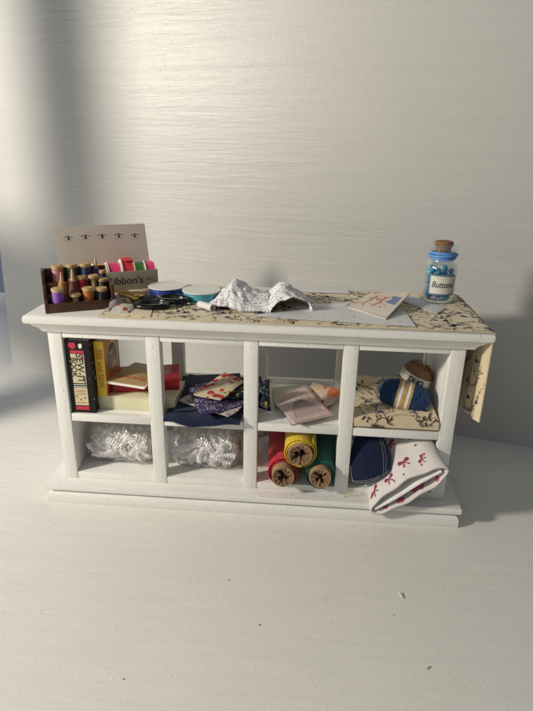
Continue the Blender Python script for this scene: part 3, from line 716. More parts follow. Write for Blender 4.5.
# ================================================================== upper left compartment
SH = 4.057
def book(name, label, w_, d_, h_, loc, rot, spine, cover, group=None):
    t = thing(name, label, 'book', loc, 0, group, rot)
    m = MB(); c = .05
    m.box(0, c, 0, d_, 0, h_); m.box(w_-c, w_, 0, d_, 0, h_); cv = m.build('cover', cover, t, bevel=.012)
    MB().box(c, w_-c, 0, .05, 0, h_).build('spine', spine, t)
    MB().box(c+.003, w_-c-.003, .052, d_-.06, .04, h_-.04).build('pages', M['pages'], t)
    return t
b1 = book('thick_book', 'thick black book with speckled cover and Sew-it Book lettering on its spine', .98, 2.2, 3.16, (-7.46, .13, SH+.002), (0, 0, math.radians(1)), M['blackbook'], M['blackbook'])
m = MB()
def rct(m, x0, x1, z0, z1, mi, y=-.006): m.add([(x0, y, z0), (x1, y, z0), (x1, y, z1), (x0, y, z1)], [(0, 1, 2, 3)], mi=mi)
rct(m, .17, .72, 1.33, 2.60, 0); rct(m, .17, .72, .34, 1.13, 0); rct(m, .17, .72, .13, .30, 1); rct(m, .17, .72, 2.62, 2.75, 1); rct(m, .17, .72, 1.16, 1.19, 2, -.009); rct(m, .17, .72, 1.25, 1.28, 2, -.009)
m.add([(x, -.007, z) for x, z in ell(.30, 2.95, .15, .16, 14, 0, .25, 4)], [list(range(14))], mi=1)
m.add([(x, -.007, z) for x, z in ell(.60, 2.95, .07, .12, 12, 0, .3, 6)], [list(range(12))], mi=2)
m.add([(x, -.009, z) for x, z in ell(.64, 1.56, .05, .07, 12, 0, .3, 6)], [list(range(12))], mi=1)
m.add([(x, -.009, z) for x, z in ell(.62, 2.45, .05, .06, 12, 0, .3, 6)], [list(range(12))], mi=1)
for (x, z) in ((.25, .74), (.60, .68), (.42, .60)): m.add([(a, -.009, b) for a, b in ell(x, z, .035, .035, 8)], [list(range(8))], mi=3)
m.build('spine_labels', [M['cream_label'], M['redlabel'], M['whitecard'], M['ink']], b1)
m = MB()
def vtext(m, body, size, x, z, y, mi=0, sx=1, bold=0): put_text(m, text(body, size, 0, bold, sx), lambda a, b: (x+b, y, z-a), mi)
vtext(m, 'SEW-IT', .40, .52, 1.98, -.010, bold=.008); vtext(m, 'BOOK', .30, .26, 2.02, -.010, bold=.008); vtext(m, 'the', .14, .66, 2.38, -.010)
put_text(m, text('GUIDE', .15), lambda a, b: (.44+a, -.010, .97+b), 1); put_text(m, text('to sewing', .10), lambda a, b: (.44+a, -.010, .85+b), 1); put_text(m, text('PATTERNS', .09), lambda a, b: (.44+a, -.010, .45+b), 1)
m.build('lettering', [M['ink'], M['redink']], b1)
# cream box
cb = thing('cream_box', 'long flat cream box lying under the red box', 'box', (-6.52, .56, SH+.002), 0)
MB().box(0, 3.30, 0, 1.9, 0, .56).build('box_base', M['cream'], cb, bevel=.03)
MB().box(-.02, 3.32, -.02, 1.92, .562, .62).build('box_lid', M['cream'], cb, bevel=.02)
# yellow and orange book stands in front of the cream box end
yb = thing('sewing_book', 'slim orange book with yellow See and Sew spine and oval portrait', 'book', (-6.455, .50, SH+.63), 0, None, (0, 0, math.radians(-1)))
YW, YH, YT = 1.70, 2.40, .40
m = MB(); m.box(0, YT, 0, .05, 0, YH); sp = m.build('spine', M['yellow'], yb)
mc = MB(); mc.box(YT-.045, YT, .052, YW, 0, YH); mc.box(0, .045, .052, YW, 0, YH); cvr = mc.build('cover', M['orange'], yb)
MB().box(.047, YT-.047, .054, YW-.03, .02, YH-.02).build('pages', M['pages'], yb)
m = MB(); vtext(m, 'SEE and SEW', .31, .20, 1.22, -.006, bold=.004); m.build('lettering', M['redink'], sp)
m = MB()
def onc(pts, mi, l): m.add([(YT+l, a, b) for a, b in pts], [list(range(len(pts)))], mi=mi)
onc(ell(.85, 1.48, .62, .68, 28), 0, .004); onc(ell(.85, 1.48, .56, .62, 28), 1, .006); onc(ell(.83, 1.25, .34, .32, 20, 0, .06), 2, .008); onc(ell(.78, 1.75, .22, .19, 16), 3, .010); onc(ell(.78, 1.90, .30, .14, 16, 0, .1), 4, .012); onc(ell(1.0, 1.10, .26, .18, 12, .3, .2), 5, .012); onc([(.06, .05), (YW-.04, .05), (YW-.04, .42), (.06, .34)], 6, .004)
m.build('portrait', [M['gold'], M['greyblue'], M['tan'], M['skin'], M['hair'], M['pinkpaper'], M['redlabel']], cvr)
# red box and booklet
rb_ = thing('red_box', 'deep red lidded box lying on the cream box', 'box', (-5.92, .85, SH+.626), math.radians(14))
MB().box(0, 2.75, 0, 1.55, 0, .50).build('box_base', M['redbox'], rb_, bevel=.02)
MB().box(-.03, 2.78, -.03, 1.58, .40, .56).build('box_lid', M['redbox'], rb_, bevel=.015)
MB().box(-.036, -.031, 0, 1.5, .02, .39).build('cream_end', M['cream_label'], rb_)
m = MB(); m.add([(x+2.25, y+.7, .5615) for x, y in ell(0, 0, .22, .16, 16, .4, .1)], [list(range(16))]); m.build('round_sticker', M['tan'], rb_)
bk = patch((-6.176, 0.574, 5.340), (-4.363, 0.131, 5.360), (-4.143, 2.329, 5.360), (-5.447, 2.498, 5.420), .12, 0)
bkt = thing('booklet', 'tan booklet with blue band and curved page edges on the red box', 'booklet', (0, 0, 0))
P_, U_, V_ = bk
MB().sheet(lambda u, v: Vector(P_(u, v))-Vector((0, 0, .05)), U_, V_, 16, 12, .11).build('pages', M['pages'], bkt, True)
m = MB().sheet(lambda u, v: Vector(P_(u, v))+Vector((0, 0, .025)), U_, V_, 16, 12, .02, 0)
Pc = lambda u, v: Vector(P_(u, v))+Vector((0, 0, .025))
for k in range(8):
    a, b = U_*(.06+k*.11), U_*(.06+(k+1)*.11); decal(m, Pc, U_, V_, [[(a, V_*.66), (b, V_*.66), (b, V_*.97), (a, V_*.97)]], .014, 1)
cvb = m.build('cover', [M['tan'], M['greyblue']], bkt, True)
m = MB(); vs, fs = text('SEWING BOOK', .24, 0, .006)
m.add([Pc(min(max(U_*.5+x, 0), U_), V_*.22+y)+normal(Pc, min(max(U_*.5+x, 0), U_), V_*.22+y, U_, V_)*.016 for x, y in vs], fs); m.build('lettering', M['redink'], cvb)

# ================================================================== upper second compartment
def serp(name, label, mt, x0, x1, y0, y1, z0, layers, t, seed=1, slant=0.0, wob=.04, parent=None, skew=0.0, rz=0, cat='fabric', printed=False):
    """one continuous folded length of cloth, folds at front and back"""
    W_ = Wob(seed, wob, .9); r = t*.62; path = []
    for k in range(layers):
        z = z0+r+k*2*r; ys = np.linspace(y0+r, y1-r, 14); ys = ys if k % 2 == 1 else ys[::-1]
        for y in ys: path.append((y, z))
        if k < layers-1:
            yc = (y0+r) if k % 2 == 0 else (y1-r); s = -1 if k % 2 == 0 else 1
            for q in range(1, 6): a = -PI/2+PI*q/6; path.append((yc+s*r*1.0*math.cos(a), z+r+r*math.sin(a)))
    L = [0]
    for a, b in zip(path, path[1:]): L.append(L[-1]+math.hypot(b[0]-a[0], b[1]-a[1]))
    tot = L[-1]
    def P(u, v):
        k = int(np.searchsorted(L, v, 'right'))-1; k = max(0, min(k, len(path)-2)); f = (v-L[k])/(L[k+1]-L[k])
        y = path[k][0]*(1-f)+path[k+1][0]*f; z = path[k][1]*(1-f)+path[k+1][1]*f
        x = x0+u+skew*(y-y0)+.03*math.sin(5*z+y)
        h = (z-z0)/(layers*2*r); dz = W_(x, y)*h+slant*(y-y0)*h
        return (x, y+W_(x*1.3+9, z*3)*.5, z+max(dz, -.03))
    o = MB().sheet(P, x1-x0, tot, 26, len(path)*1+10, t*.9).build(name, mt, parent, True)
    tag(o, label, cat)
    if printed: vine_print(P, x1-x0, tot, 21, 1.35, t*.45+.004, VM, parent=o, sc=.95); vine_print(P, x1-x0, tot, 22, 1.35, -t*.45-.004, VM, 'reverse_print', parent=o, sc=.95)
    return o
scrap('denim_cloth', 'dark navy denim cloth spread over the shelf under the patterned scraps', 'fabric', ((lambda u, v: (-3.53+.18*(v/4.4)+u, -.30-.20*math.sin(PI*u/3.1)+v*(.98)+.04*math.sin(5*u)*math.exp(-v), SH+.07+.05*math.sin(u*1.1+.4)*math.exp(-v*.4)-.16*math.exp(-v*5)*(.4+math.sin(PI*u/3.1))+.04*math.sin(3.3*u+2*v)+.14*math.exp(-((u-2.4)/1.5)**2)*math.exp(-v*.3)+.04*v)), 3.10, 4.4), M['denim'], .09, 30, 30)
scrap('denim_cloth', 'upper fold of navy denim set back on the lower denim cloth', 'fabric', patch((-3.230, 0.172, 4.280), (-0.377, 0.830, 4.300), (-0.955, 4.172, 4.420), (-3.552, 3.541, 4.400), .05, .03, 3), M['denim'], .12, 20, 20)
G4 = 'cotton scraps on the denim'
scrap('cotton_scrap', 'pale lilac cotton scrap peeping out lowest under the purple one', 'cotton scrap', patch((-3.224, 0.901, 4.480), (-0.824, -0.466, 4.470), (-0.342, 0.518, 4.500), (-2.592, 1.805, 4.520), .04, .05, 4, 2.2, 0, .22), M['palefl'], .03, group=G4)
scrap('cotton_scrap', 'purple floral cotton scrap sticking out towards the front', 'cotton scrap', patch((-3.041, 2.065, 4.620), (-1.932, -0.721, 4.580), (-0.224, 0.566, 4.620), (-0.979, 2.887, 4.660), .06, .06, 5, 2.2, 0, .22), M['purple'], .05, group=G4)
scrap('cotton_scrap', 'black cotton scrap with yellow flowers reaching past the white post', 'cotton scrap', patch((-1.886, 0.355, 4.720), (0.340, 1.197, 4.720), (0.171, 3.158, 4.800), (-1.487, 2.057, 4.800), .08, .05, 7, 2.2, 0, .22), M['black'], .06, group=G4)
scrap('cotton_scrap', 'cream cotton scrap with red flowers on top of the pile', 'cotton scrap', patch((-2.565, 0.655, 4.860), (-1.287, 0.224, 4.860), (-0.477, 2.044, 5.000), (-1.463, 2.804, 5.060), .10, .05, 9, 2.2, 0, .22), M['redfl'], .06, group=G4)
scrap('cotton_scrap', 'black and yellow cotton end standing folded beside the white post', 'cotton scrap', patch((.22, 1.25, 4.15), (.72, .95, 4.16), (.60, 1.5, 5.35), (.18, 1.7, 5.15), .06, .05, 11), M['black'], .10, group=G4)
# ================================================================== upper third compartment
def draw_deco(m, P, U, V):
    R = random.Random(5)
    for k in range(15):
        x = U*.2+U*.62*k/15; decal(m, P, U, V, stroke([(U*.5+(x-U*.5)*.35, V*.66), (x, V*.40), (U*.5+(x-U*.5)*1.25, V*(.14+.04*math.sin(k*2)))], .026), .031, 1)
    for k in range(5):
        cx = U*(.2+.15*k); decal(m, P, U, V, stroke([(cx, V*.72), (cx+.06, V*.62), (cx-.05, V*.55)], .02), .031, 1)
    decal(m, P, U, V, stroke([(.1, V*.82), (U*.6, V*.86)], .03)+stroke([(.1, V*.90), (U*.35, V*.9)], .05), .031, 2)
    decal(m, P, U, V, stroke([(.04, .05), (U-.05, .05), (U-.05, V-.05)], .02), .031, 3)
scrap('white_leaflet', 'white paper leaflet lowest under the pink pattern envelope', 'paper', patch((1.092, 1.602, 4.100), (1.586, -0.066, 4.090), (2.712, 0.497, 4.090), (1.945, 1.899, 4.100), .02, .01), M['paper'], .03)
scrap('green_envelope', 'greenish pattern envelope behind the pink one on the shelf', 'envelope', patch((0.890, 1.358, 4.160), (2.374, 1.982, 4.180), (2.178, 3.865, 4.200), (0.628, 3.314, 4.160), .02, .02), M['greenpaper'], .04)
scrap('orange_envelope', 'cream pattern envelope with orange flowers leaning by the white post', 'envelope', patch((2.366, 3.117, 4.240), (3.135, 1.340, 4.200), (3.774, 2.708, 4.450), (2.446, 3.554, 4.450), .04, .02), M['orfl'], .05)
scrap('pink_envelope', 'pinkish pattern envelope with pleated dress drawing on top of the others', 'envelope', patch((1.787, -0.281, 4.260), (3.315, 0.602, 4.300), (2.132, 3.130, 4.420), (0.787, 1.562, 4.340), .05, .02, 4), [M['pinkpaper'], M['greyink'], M['saladink'], M['redink']], .05, deco=draw_deco)
# ================================================================== upper right compartment: folded vine cotton and yarn
serp('vine_fabric', 'folded cream cotton with brown vines and navy flowers under the two yarn balls', M['vine'], 4.12, 7.44, .0, 3.9, SH, 2, .21, 3, .10, .04, printed=True)
def yarn(name, label, c, rx, ry, rot, col, seed, band, bandcol, stripes, word=None):
    t = thing(name, label, 'yarn ball', c, 0, None, rot)
    R = random.Random(seed); mt = cloth(name+'_wool', col, .95, .3)
    m = MB(); n = 26
    prof = [(0, -rx*.95)]+[(ry*.86*math.sqrt(max(0, 1-(abs(q)/1.0)**2.6)), rx*.93*q) for q in np.linspace(-.99, .99, 16)]+[(0, rx*.95)]
    m.lathe(prof, 30, mat=Matrix.Rotation(PI/2, 4, 'Y'))
    turns = 46; pts = []
    for w_ in range(9):
        pts = []; ph = R.uniform(0, 6); tl = R.uniform(-.5, .5); 
        for k in range(int(turns*3.5)):
            a = k*2*PI/18; s = -1+2*k/(turns*3.5)
            x = rx*.80*s*1.0+rx*.34*math.sin(a+ph)*(1-abs(s)**2); x = max(-rx*.88, min(rx*.88, x))
            rr = ry*.95*math.sqrt(max(0.03, 1-abs(x/rx)**2.6)); pts.append((x, rr*math.cos(a+tl), rr*math.sin(a+tl)))
        m.tube(pts, .036, 5)
    for k in range(3200):                                          # loose fibres
        x = R.uniform(-.96, .96)*rx; rr = ry*.97*math.sqrt(max(0, 1-abs(x/rx)**2.6)); a = R.uniform(0, 2*PI); p = Vector((x, rr*math.cos(a), rr*math.sin(a)))
        d = (p.normalized()+Vector((R.uniform(-1, 1), R.uniform(-1, 1), R.uniform(-1, 1)))*1.1).normalized()*R.uniform(.06, .15); s_ = d.cross(Vector((.3, .5, .8))).normalized()*.006
        m.add([p+s_, p-s_, p+d*.6+Vector((0, 0, .01)), p+d], [(0, 1, 2), (0, 2, 3)])
    m.build('wool', mt, t, 'all')
    boff = .16 if word else 0; bw = band; rbnd = ry*(1.05 if word else 1.04)
    pr = [(rbnd*(1-.02*abs(q)-(.03*(q+1) if word else 0)), boff+bw*q/2) for q in np.linspace(-1, 1, 13)]
    b = MB(); n = 40
    for i in range(n):
        for q in range(12):
            A = 2*PI*i/n; B = 2*PI*(i+1)/n; (r0, z0), (r1, z1) = pr[q], pr[q+1]
            b.add([(z0, r0*math.cos(A), r0*math.sin(A)), (z0, r0*math.cos(B), r0*math.sin(B)), (z1, r1*math.cos(B), r1*math.sin(B)), (z1, r1*math.cos(A), r1*math.sin(A))], [(0, 1, 2, 3)], mi=1 if q in stripes else 0)
    bo_ = b.build('paper_band', [M[bandcol[0]], M[bandcol[1]]], t, True)
    if word:
        tm = MB(); vs, fs = text(word, .30, 0, .010)
        put_text(tm, (vs, fs), lambda x, y: (y+boff, (rbnd+.012)*math.cos(PI+x/rbnd), (rbnd+.012)*math.sin(PI+x/rbnd))); tm.build('lettering', M['ink'], bo_)
    return t
yarn('blue_yarn', 'blue woollen yarn ball with gold and white striped paper band', (6.22, 1.32, 5.00), 1.16, .62, (0, math.radians(9), math.radians(-14)), (.020, .058, .165), 3, .62, ('goldpaper', 'whitecard'), (2, 3, 8, 9)) if 'goldpaper' in M else None
yarn('brown_yarn', 'tan mohair yarn ball with a lettered white band behind the blue yarn', (6.80, 2.45, 5.26), .84, .68, (math.radians(-12), math.radians(-68), math.radians(0)), (.34, .20, .10), 5, .36, ('label', 'label'), (), 'DUO')
# ================================================================== lower left compartments: bags of lace
def lace_bag(cx, cy, hx, hy, hz, seed, lab1, lab2):
    z0 = 1.262; R = random.Random(seed)
    W1 = Wob(seed, .10, 2.4); W2 = Wob(seed+9, .06, 5)
    # crinkled clear film pillow
    def shell(s, seed2, top):
        rings = []; n = 56; m = 26
        for j in range(m+1):
            q = -1+2*j/m; k = (1-abs(q)**6)**.42 if abs(q) < 1 else 0
            ring = []
            for i in range(n):
                a = 2*PI*i/n; c, s_ = math.cos(a), math.sin(a)
                y = math.copysign(abs(c)**.7, c)*hy*(.35+.65*k); z = math.copysign(abs(s_)**.7, s_)*hz*(.10+.90*k)
                x = q*hx*(1+.03*math.sin(a*5))
                d = W1(x*1.0+a*.5, z*2+y)*.8+W2(x*2, a*3)
                ring.append((cx+x*s+.0, cy+y*s*(1+d*.6), z0+hz+z*s*(1+d)+.0))
            rings.append(ring)
        return rings
    fr = shell(1.0, 1, 0); fr = [[(x, y, max(z, z0)) for x, y, z in r] for r in fr]
    o = MB().rings(fr).build('plastic_bag', M['film'], None, 'all'); tag(o, lab1, 'plastic bag', 'clear bags of lace in the lower compartments')
    # ruffled lace: several gathered ribbons folded back and forth
    m = MB(); 
    for b in range(9):
        aa = R.uniform(0, 6.28); L = R.uniform(.8, 1.5); Wl = R.uniform(.20, .30); px = cx+R.uniform(-.75, .65)*hx; pz = z0+hz*R.uniform(.55, 1.25); kk = R.uniform(-1.6, 1.6); ph = R.uniform(0, 6)
        def P(u, v, aa=aa, L=L, Wl=Wl, px=px, pz=pz, kk=kk, ph=ph):
            s = u-L/2; th = aa+kk*s; r_ = v-Wl/2; X = px+s*math.cos(aa+kk*s*.5)-r_*math.sin(th); Z = pz+s*math.sin(aa+kk*s*.5)*.7+r_*math.cos(th)
            X = max(cx-hx*.9, min(cx+hx*.9, X)); Z = max(z0+.12, min(z0+hz*1.75, Z)); q = (Z-z0-hz*.84)/(hz*.95)
            return (X, cy-hy*.86*math.sqrt(max(.05, 1-q*q))-.05+.035*math.sin(u*52+ph)*(.3+1.4*v/Wl)+.04*math.sin(9*v/Wl), Z)
        m.sheet(P, L, Wl, 90, 5, .012)
    rg = []; W3 = Wob(seed+4, .22, 5.5, 10)
    for j in range(61):
        q = -1+2*j/60; k = max(.03, 1-abs(q)**7)**.5; ring = []
        for i in range(72):
            a_ = 2*PI*i/72; rf = 1+W3(q*3, math.sin(a_)*1.5+math.cos(a_))*.9+.03*math.sin(q*26+4*math.sin(2*a_)+3*q)*(.5+.5*math.sin(4*a_+q*6))
            ring.append((cx+q*hx*.93+.05*math.sin(9*a_+5*q), cy+hy*.80*k*rf*math.cos(a_), max(z0+.015, z0+hz*.84+hz*.84*k*rf*math.sin(a_))))
        rg.append(ring)
    m.rings(rg, mi=1)
    o = m.build('lace_trim', [M['lace'], M['lacemass']], None, 'all'); tag(o, lab2, 'lace', 'ruffled lace trims in clear bags')
lace_bag(-5.86, 1.50, 1.58, 1.0, .93, 3, 'clear crinkled plastic bag of lace in the lower left corner compartment', 'ruffled white lace inside the bag in the corner compartment')
lace_bag(-2.08, 1.50, 1.54, 1.0, .92, 8, 'clear plastic bag of lace under the navy denim cloth', 'ruffled white lace inside the bag under the denim')
# ================================================================== fabric rolls
def roll(name, label, x, z, y0, L, r, mt, tube_r, out, seed, yaw=0, droop=0, edge=3, ragged=.0, group='fabric rolls on cardboard tubes'):
    t = thing(name, label, 'fabric roll', (x, y0, z), 0, group, (droop, 0, yaw))
    R = random.Random(seed); W_ = Wob(seed, .02, 2)
    # wound cloth: a spiral wall
    n = 46; tw = edge; pts = []
    m = MB(); vs = []; uv = []; K = n*tw; rr0 = tube_r+.01
    def sp(k): 
        a = 2*PI*k/n+seed; return a, rr0+(r-rr0)*k/K+.012*math.sin(a*2+seed)
    th = (r-rr0)/tw*.60; ys = [0, .02, .5, 1.2, 2.0, L-.02, L]
    rings = []
    for k in range(K+1):
        a, q = sp(k); fr = ragged*R.uniform(-1, 1)+.05*math.sin(a*1.3+seed); ring = []
        for y, e in [(fr, .35), (fr+.03, 1)]+[(y_, 1) for y_ in ys[2:]]: ring.append(((q+th*e*.5)*math.cos(a), y, (q+th*e*.5)*math.sin(a)))
        for y, e in [(y_, 1) for y_ in ys[2:][::-1]]+[(fr+.03, 1), (fr, .35)]: ring.append(((q-th*e*.5)*math.cos(a), y, (q-th*e*.5)*math.sin(a)))
        rings.append(ring)
    m.rings(rings, cap=True); m.build('wound_cloth', mt, t, 'all' if ragged else True)
    # tube with a crushed bore
    m = MB(); n2 = 44; pr = []
    nh_ = {2: (3, 5, 8), 5: (4, 7, 11), 7: (2, 5, 9)}[seed]
    def star(k, d): a = 2*PI*k/n2; return tube_r*(.46+.17*math.sin(a*nh_[0]+seed+d*1.5)+.15*math.sin(a*nh_[1]+seed*2-d*2)+.08*math.sin(a*nh_[2]+seed))*(1-.25*d)
    loops = []
    o_ = tube_r*1.0
    for (rad, y) in ((o_, L), (o_*1.0, -out+.03), (o_*.985, -out)): loops.append([(rad*(1+.015*math.sin(3*2*PI*k/n2+seed))*math.cos(2*PI*k/n2), y+.012*math.sin(k*.9), rad*math.sin(2*PI*k/n2)) for k in range(n2)])
    loops.append([(o_*.86*math.cos(2*PI*k/n2), -out+.0+.012*math.sin(k*.9), o_*.86*math.sin(2*PI*k/n2)) for k in range(n2)])
    tb_ = m.rings(loops, cap=False).build('cardboard_tube', M['card'], t, True)
    m = MB(); loops = []
    for d, y in ((0, -out+.01), (.0, -out+.05), (.4, -out+.25), (.9, -out+.7), (1.2, -out+1.3)):
        loops.append([((o_*.86 if (d == 0 and y < -out+.03) else max(.02, star(k, d)))*math.cos(2*PI*k/n2), y+.03*math.sin(k*1.7)*(d > 0 or y > -out+.03), (o_*.86 if (d == 0 and y < -out+.03) else max(.02, star(k, d)))*math.sin(2*PI*k/n2)) for k in range(n2)])
    m.rings(loops, cap=False); m.build('crushed_lining', M['cardin'], tb_, True)
    return t
roll('red_fabric_roll', 'bright red cotton roll on a cardboard tube, lower of the stack', 1.36, 1.90, -.10, 3.9, .63, M['redcloth'], .46, .42, 2, .06, -.06, 3)
roll('green_fabric_roll', 'dark green cotton roll on a cardboard tube by the white post', 2.92, 1.91, -.12, 3.9, .64, M['grncloth'], .45, .32, 5, -.05, -.06, 3)
roll('yellow_fabric_roll', 'yellow cotton roll on a cardboard tube resting across the other two', 2.04, 2.86, -.12, 3.8, .66, M['yelcloth'], .50, .18, 7, .02, 0.0, 2, .035)
scrap('orange_cloth', 'folded orange cloth standing behind the middle white post', 'fabric', ((lambda u, v: (-.42+.35*math.sin(PI*u/1.4)+.2*u, 1.2+u*.9, 1.26+v)), 1.4, 1.75), M['orgcloth'], .14, 14, 14)
# ================================================================== lower right compartment
dP = patch((4.16, -.12, 1.36), (5.92, -.30, 2.28), (5.45, .85, 3.45), (4.18, .75, 3.45), .20, .04, 5, 1.2, 0, .62)
P_, U_, V_ = dP
dn = MB().sheet(P_, U_, V_, 24, 24, .30).build('folded_denim', M['denim2'], None, True); tag(dn, 'folded dark indigo denim with pale double stitching beside the bow print cloth', 'fabric')
m = MB()
def dashes(a, b, w_, n):
    for k in range(n):
        t0, t1 = k/n, (k+.62)/n; p = (a[0]+(b[0]-a[0])*t0, a[1]+(b[1]-a[1])*t0); q = (a[0]+(b[0]-a[0])*t1, a[1]+(b[1]-a[1])*t1)
        decal(m, P_, U_, V_, stroke([p, q], w_), .158, 0); decal(m, P_, U_, V_, stroke([p, q], w_), .158, 0, True)
dashes((.05, .06), (U_-.05, .05), .018, 26); dashes((.05, .14), (U_-.05, .13), .012, 26); dashes((U_*.80, .1), (U_*.86, V_-.1), .018, 22); dashes((U_*.86, .1), (U_*.92, V_-.1), .013, 22); dashes((.06, .1), (.08, V_*.4), .02, 9)
m.build('stitching', M['whitefloss'], dn)
# flat bolt of bow print cloth
CF = Vector((6.36, -1.0, 1.93)); ang = math.radians(42.5); AX = Vector((-.15, 1, .26)).normalized(); MJ = Vector((math.cos(ang), -.10, math.sin(ang))); MN = Vector((-math.sin(ang), .05, math.cos(ang)))
def sup(a, A, B, e=.62): c, s = math.cos(a), math.sin(a); return math.copysign(abs(c)**e, c)*A, math.copysign(abs(s)**e, s)*B
def bolt_ring(d, A, B, n=72, off=0):
    out = []
    for k in range(n):
        a = 2*PI*k/n; x, y = sup(a, A, B, .80); y += .035*math.sin(5*x+d)+(.05*math.sin(2.2*x+1))*(y > 0)
        out.append(CF+AX*d+MJ*x+MN*y)
    return out
bt = thing('bow_print_fabric', 'white cloth with rose bows folded flat round a card, poking out over the plinth', 'fabric', (0, 0, 0))
A0, B0 = 1.84, .44
def sc_(d): return 1-.08*min(1, d/1.0)
outer = [bolt_ring(d, A0*sc_(d), B0*(1+.25*min(1, d))) for d in (3.4, 2.2, 1.4, .8, .3, .05, 0)]
inner = [bolt_ring(d, A0*sc_(d)-.10, B0*(1+.25*min(1, d))-.085) for d in (-.0, .03, .3, .8, 1.4, 2.2, 3.1)]
MB().rings(outer+inner, cap=False).build('outer_cloth', M['bowcloth'], bt, 'all')
MB().rings([bolt_ring(d, A0*sc_(d)-.26, .19) for d in (2.6, 1.2, .5, .22)]+[bolt_ring(d, A0*sc_(d)-.29, .155) for d in (.22, .5, 1.2, 2.6)], cap=False).build('shading_fold', M['bowcloth'], bt, 'all')  # extra inner layer added to darken the opening of the bolt
m = MB()
def bp(x, y, d): return CF+AX*d+MJ*x+MN*(y+.03*math.sin(2*x))
m.rings([[bp(x, y, .015+d) for x, y in ((x_, -.028), (x_, .028))]+[bp(x_, .028, 2.8+d), bp(x_, -.028, 2.8+d)] for x_, d in zip(np.linspace(-1.60, 1.55, 12), [0]*12)]); m.build('card', M['whitecard'], bt, True)
m = MB()
def topP(u, v):      # upper broad face: u along the major axis, v along the roll
    x = u-A0; x = max(-A0*.97, min(A0*.97, x)); s = sc_(v); X = x*s
    yy = B0*(1+.25*min(1, v))*max(0, 1-abs(x/A0)**2.5)**.40
    return CF+AX*v+MJ*X+MN*(yy+.035*math.sin(5*X+v)+.05*math.sin(2.2*X+1))
def bow(u, v, s, rot):
    c, q = math.cos(rot), math.sin(rot); tr = lambda pts: [(u+(x*c-y*q)*s, v+(x*q+y*c)*s) for x, y in pts]
    for sh in ([(0, .03), (-.22, .16), (-.34, .10), (-.33, -.04), (-.2, -.07), (0, -.02)], [(0, .03), (.22, .16), (.34, .10), (.33, -.04), (.2, -.07), (0, -.02)], [(-.02, 0), (-.22, -.28), (-.13, -.30), (.02, -.02)], [(.02, 0), (.22, -.28), (.13, -.30), (-.02, -.02)]):
        decal(m, topP, 2*A0, 3, [tr(sh)], .02, 0); decal(m, topP, 2*A0, 3, [tr(sh)], .02, 0, True)
bow(.55, .45, .72, .5); bow(1.4, .50, .72, .2); bow(3.0, .60, .6, .9); bow(2.3, .75, .8, .3); bow(1.4, 1.5, .9, 1.0); bow(3.0, 1.9, .8, .1); bow(2.0, 1.9, .8, .6)
for (u, v, r) in ((.30, .35, .05), (1.6, .25, .045), (2.9, .35, .045), (1.75, .95, .04), (3.2, .75, .05), (3.05, 1.3, .05), (.7, 1.0, .04), (2.1, .2, .04)): decal(m, topP, 2*A0, 3, [ell(u, v, r, r, 10, 0, .2)], .02, 0); decal(m, topP, 2*A0, 3, [ell(u, v, r, r, 10, 0, .2)], .02, 0, True)
# print showing on the inside and over the rim
def ring_pt(a, d, dA, dB):
    s = sc_(max(d, 0)); x, y = sup(a, A0*s+dA, B0*(1+.25*min(1, max(d, 0)))+dB, .80); y += .035*math.sin(5*x+d)+(.05*math.sin(2.2*x+1))*(y > 0); return CF+AX*d+MJ*x+MN*y
def spot(fn, a, d, ra, rd, n=11):
    pts = [(a+ra*math.cos(2*PI*k/n), max(.005, d+rd*(1+.3*math.sin(3*k))*math.sin(2*PI*k/n))) for k in range(n)]
    m.add([fn(*p) for p in pts]+[fn(a, d)], [(k, (k+1) % n, n) for k in range(n)])
inn = lambda a, d: ring_pt(a, d, -.115, -.10); outr = lambda a, d: ring_pt(a, d, .012, .012)
for (a, d, ra, rd) in ((3.95, .30, .14, .22), (4.45, .22, .10, .16), (4.85, .45, .16, .3), (5.4, .20, .09, .15), (4.2, .75, .12, .2)): spot(inn, a, d, ra, rd)
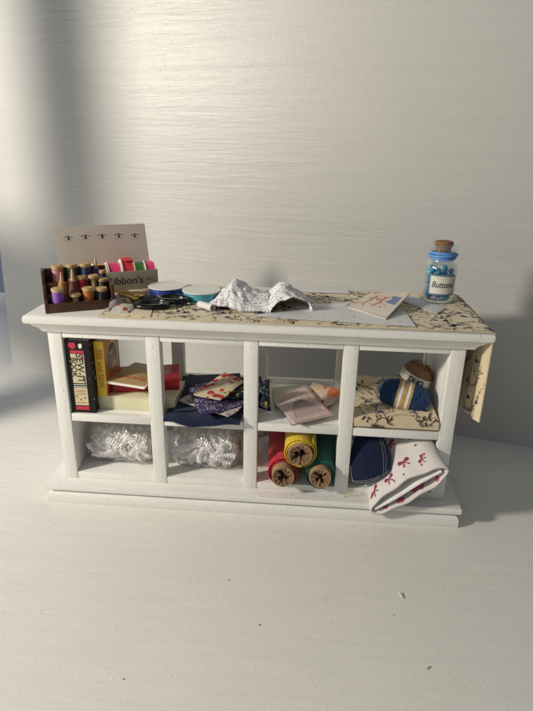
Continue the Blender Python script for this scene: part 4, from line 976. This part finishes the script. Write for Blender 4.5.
for (a, d, ra, rd) in ((6.15, .16, .10, .14), (3.35, .12, .06, .10), (5.2, .14, .05, .10), (2.9, .5, .05, .1), (4.3, .1, .05, .08)): spot(outr, a, d, ra, rd)
m.build('bow_print', M['bow'], bt)
# ================================================================== small things on the board
fp = Vector((5.757, -4.528, 0.000)); fk = MB().box(-.03, .03, -.12, .12, .0, .03).build('paint_flake', M['whitecard'], None, bevel=.005); fk.location = (fp+Vector((0, 0, .035)))*S; fk.rotation_euler = (.1, .15, .35); tag(fk, 'tiny white sliver of paint lying on the painted board', 'paint flake')
fq = Vector((6.176, -7.352, 0.000)); f2 = MB().tube([(-.07, -.06, .015), (0, 0, .03), (.08, .06, .012)], [.008, .013, .006], 5).build('wood_splinter', M['twig'], None, True); f2.location = (fq+Vector((0, 0, .0)))*S; tag(f2, 'tiny dark splinter lying near the front right of the board', 'splinter')
yt = MB().tube([(3.941, -0.258, 0.970), (4.069, -0.147, 1.000), (4.162, -0.330, 1.280), (4.254, -0.178, 1.280), (4.338, -0.154, 1.270)], .022, 6).build('thread_snippet', M['yelthread'], None, True); tag(yt, 'short yellow thread snippet beside the denim on the cabinet base', 'thread')
sm = MB(); R = random.Random(77)
SP = [(-0.30, -4.35), (-4.97, -2.89), (-7.71, -5.36), (-6.24, -6.34), (-5.26, -6.42), (-1.07, -6.98), (-2.79, -8.55), (0.66, -8.77), (-2.18, -5.47), (0.98, -6.24), (2.01, -3.98), (2.85, -3.80), (3.15, -4.96), (9.85, -2.16), (3.49, -5.88), (5.40, -5.40), (-5.68, -4.43), (-0.42, -5.21), (-8.24, -4.10)]
for k, (x, y) in enumerate(SP):
    r = R.uniform(.016, .042); n = 7; pts = [(x+r*R.uniform(.6, 1.6)*math.cos(2*PI*i/n), y+r*R.uniform(.5, 1)*math.sin(2*PI*i/n)) for i in range(n)]
    sm.add([(a, b, 0.001) for a, b in pts]+[(x, y, r*.6)], [(i, (i+1) % n, n) for i in range(n)], mi=0 if k % 3 == 0 else 1)
so = sm.build('dust_specks', [M['twig'], M['floor']]); so['kind'] = 'stuff'; so['label'] = 'dark specks and paint grit scattered on the white board'
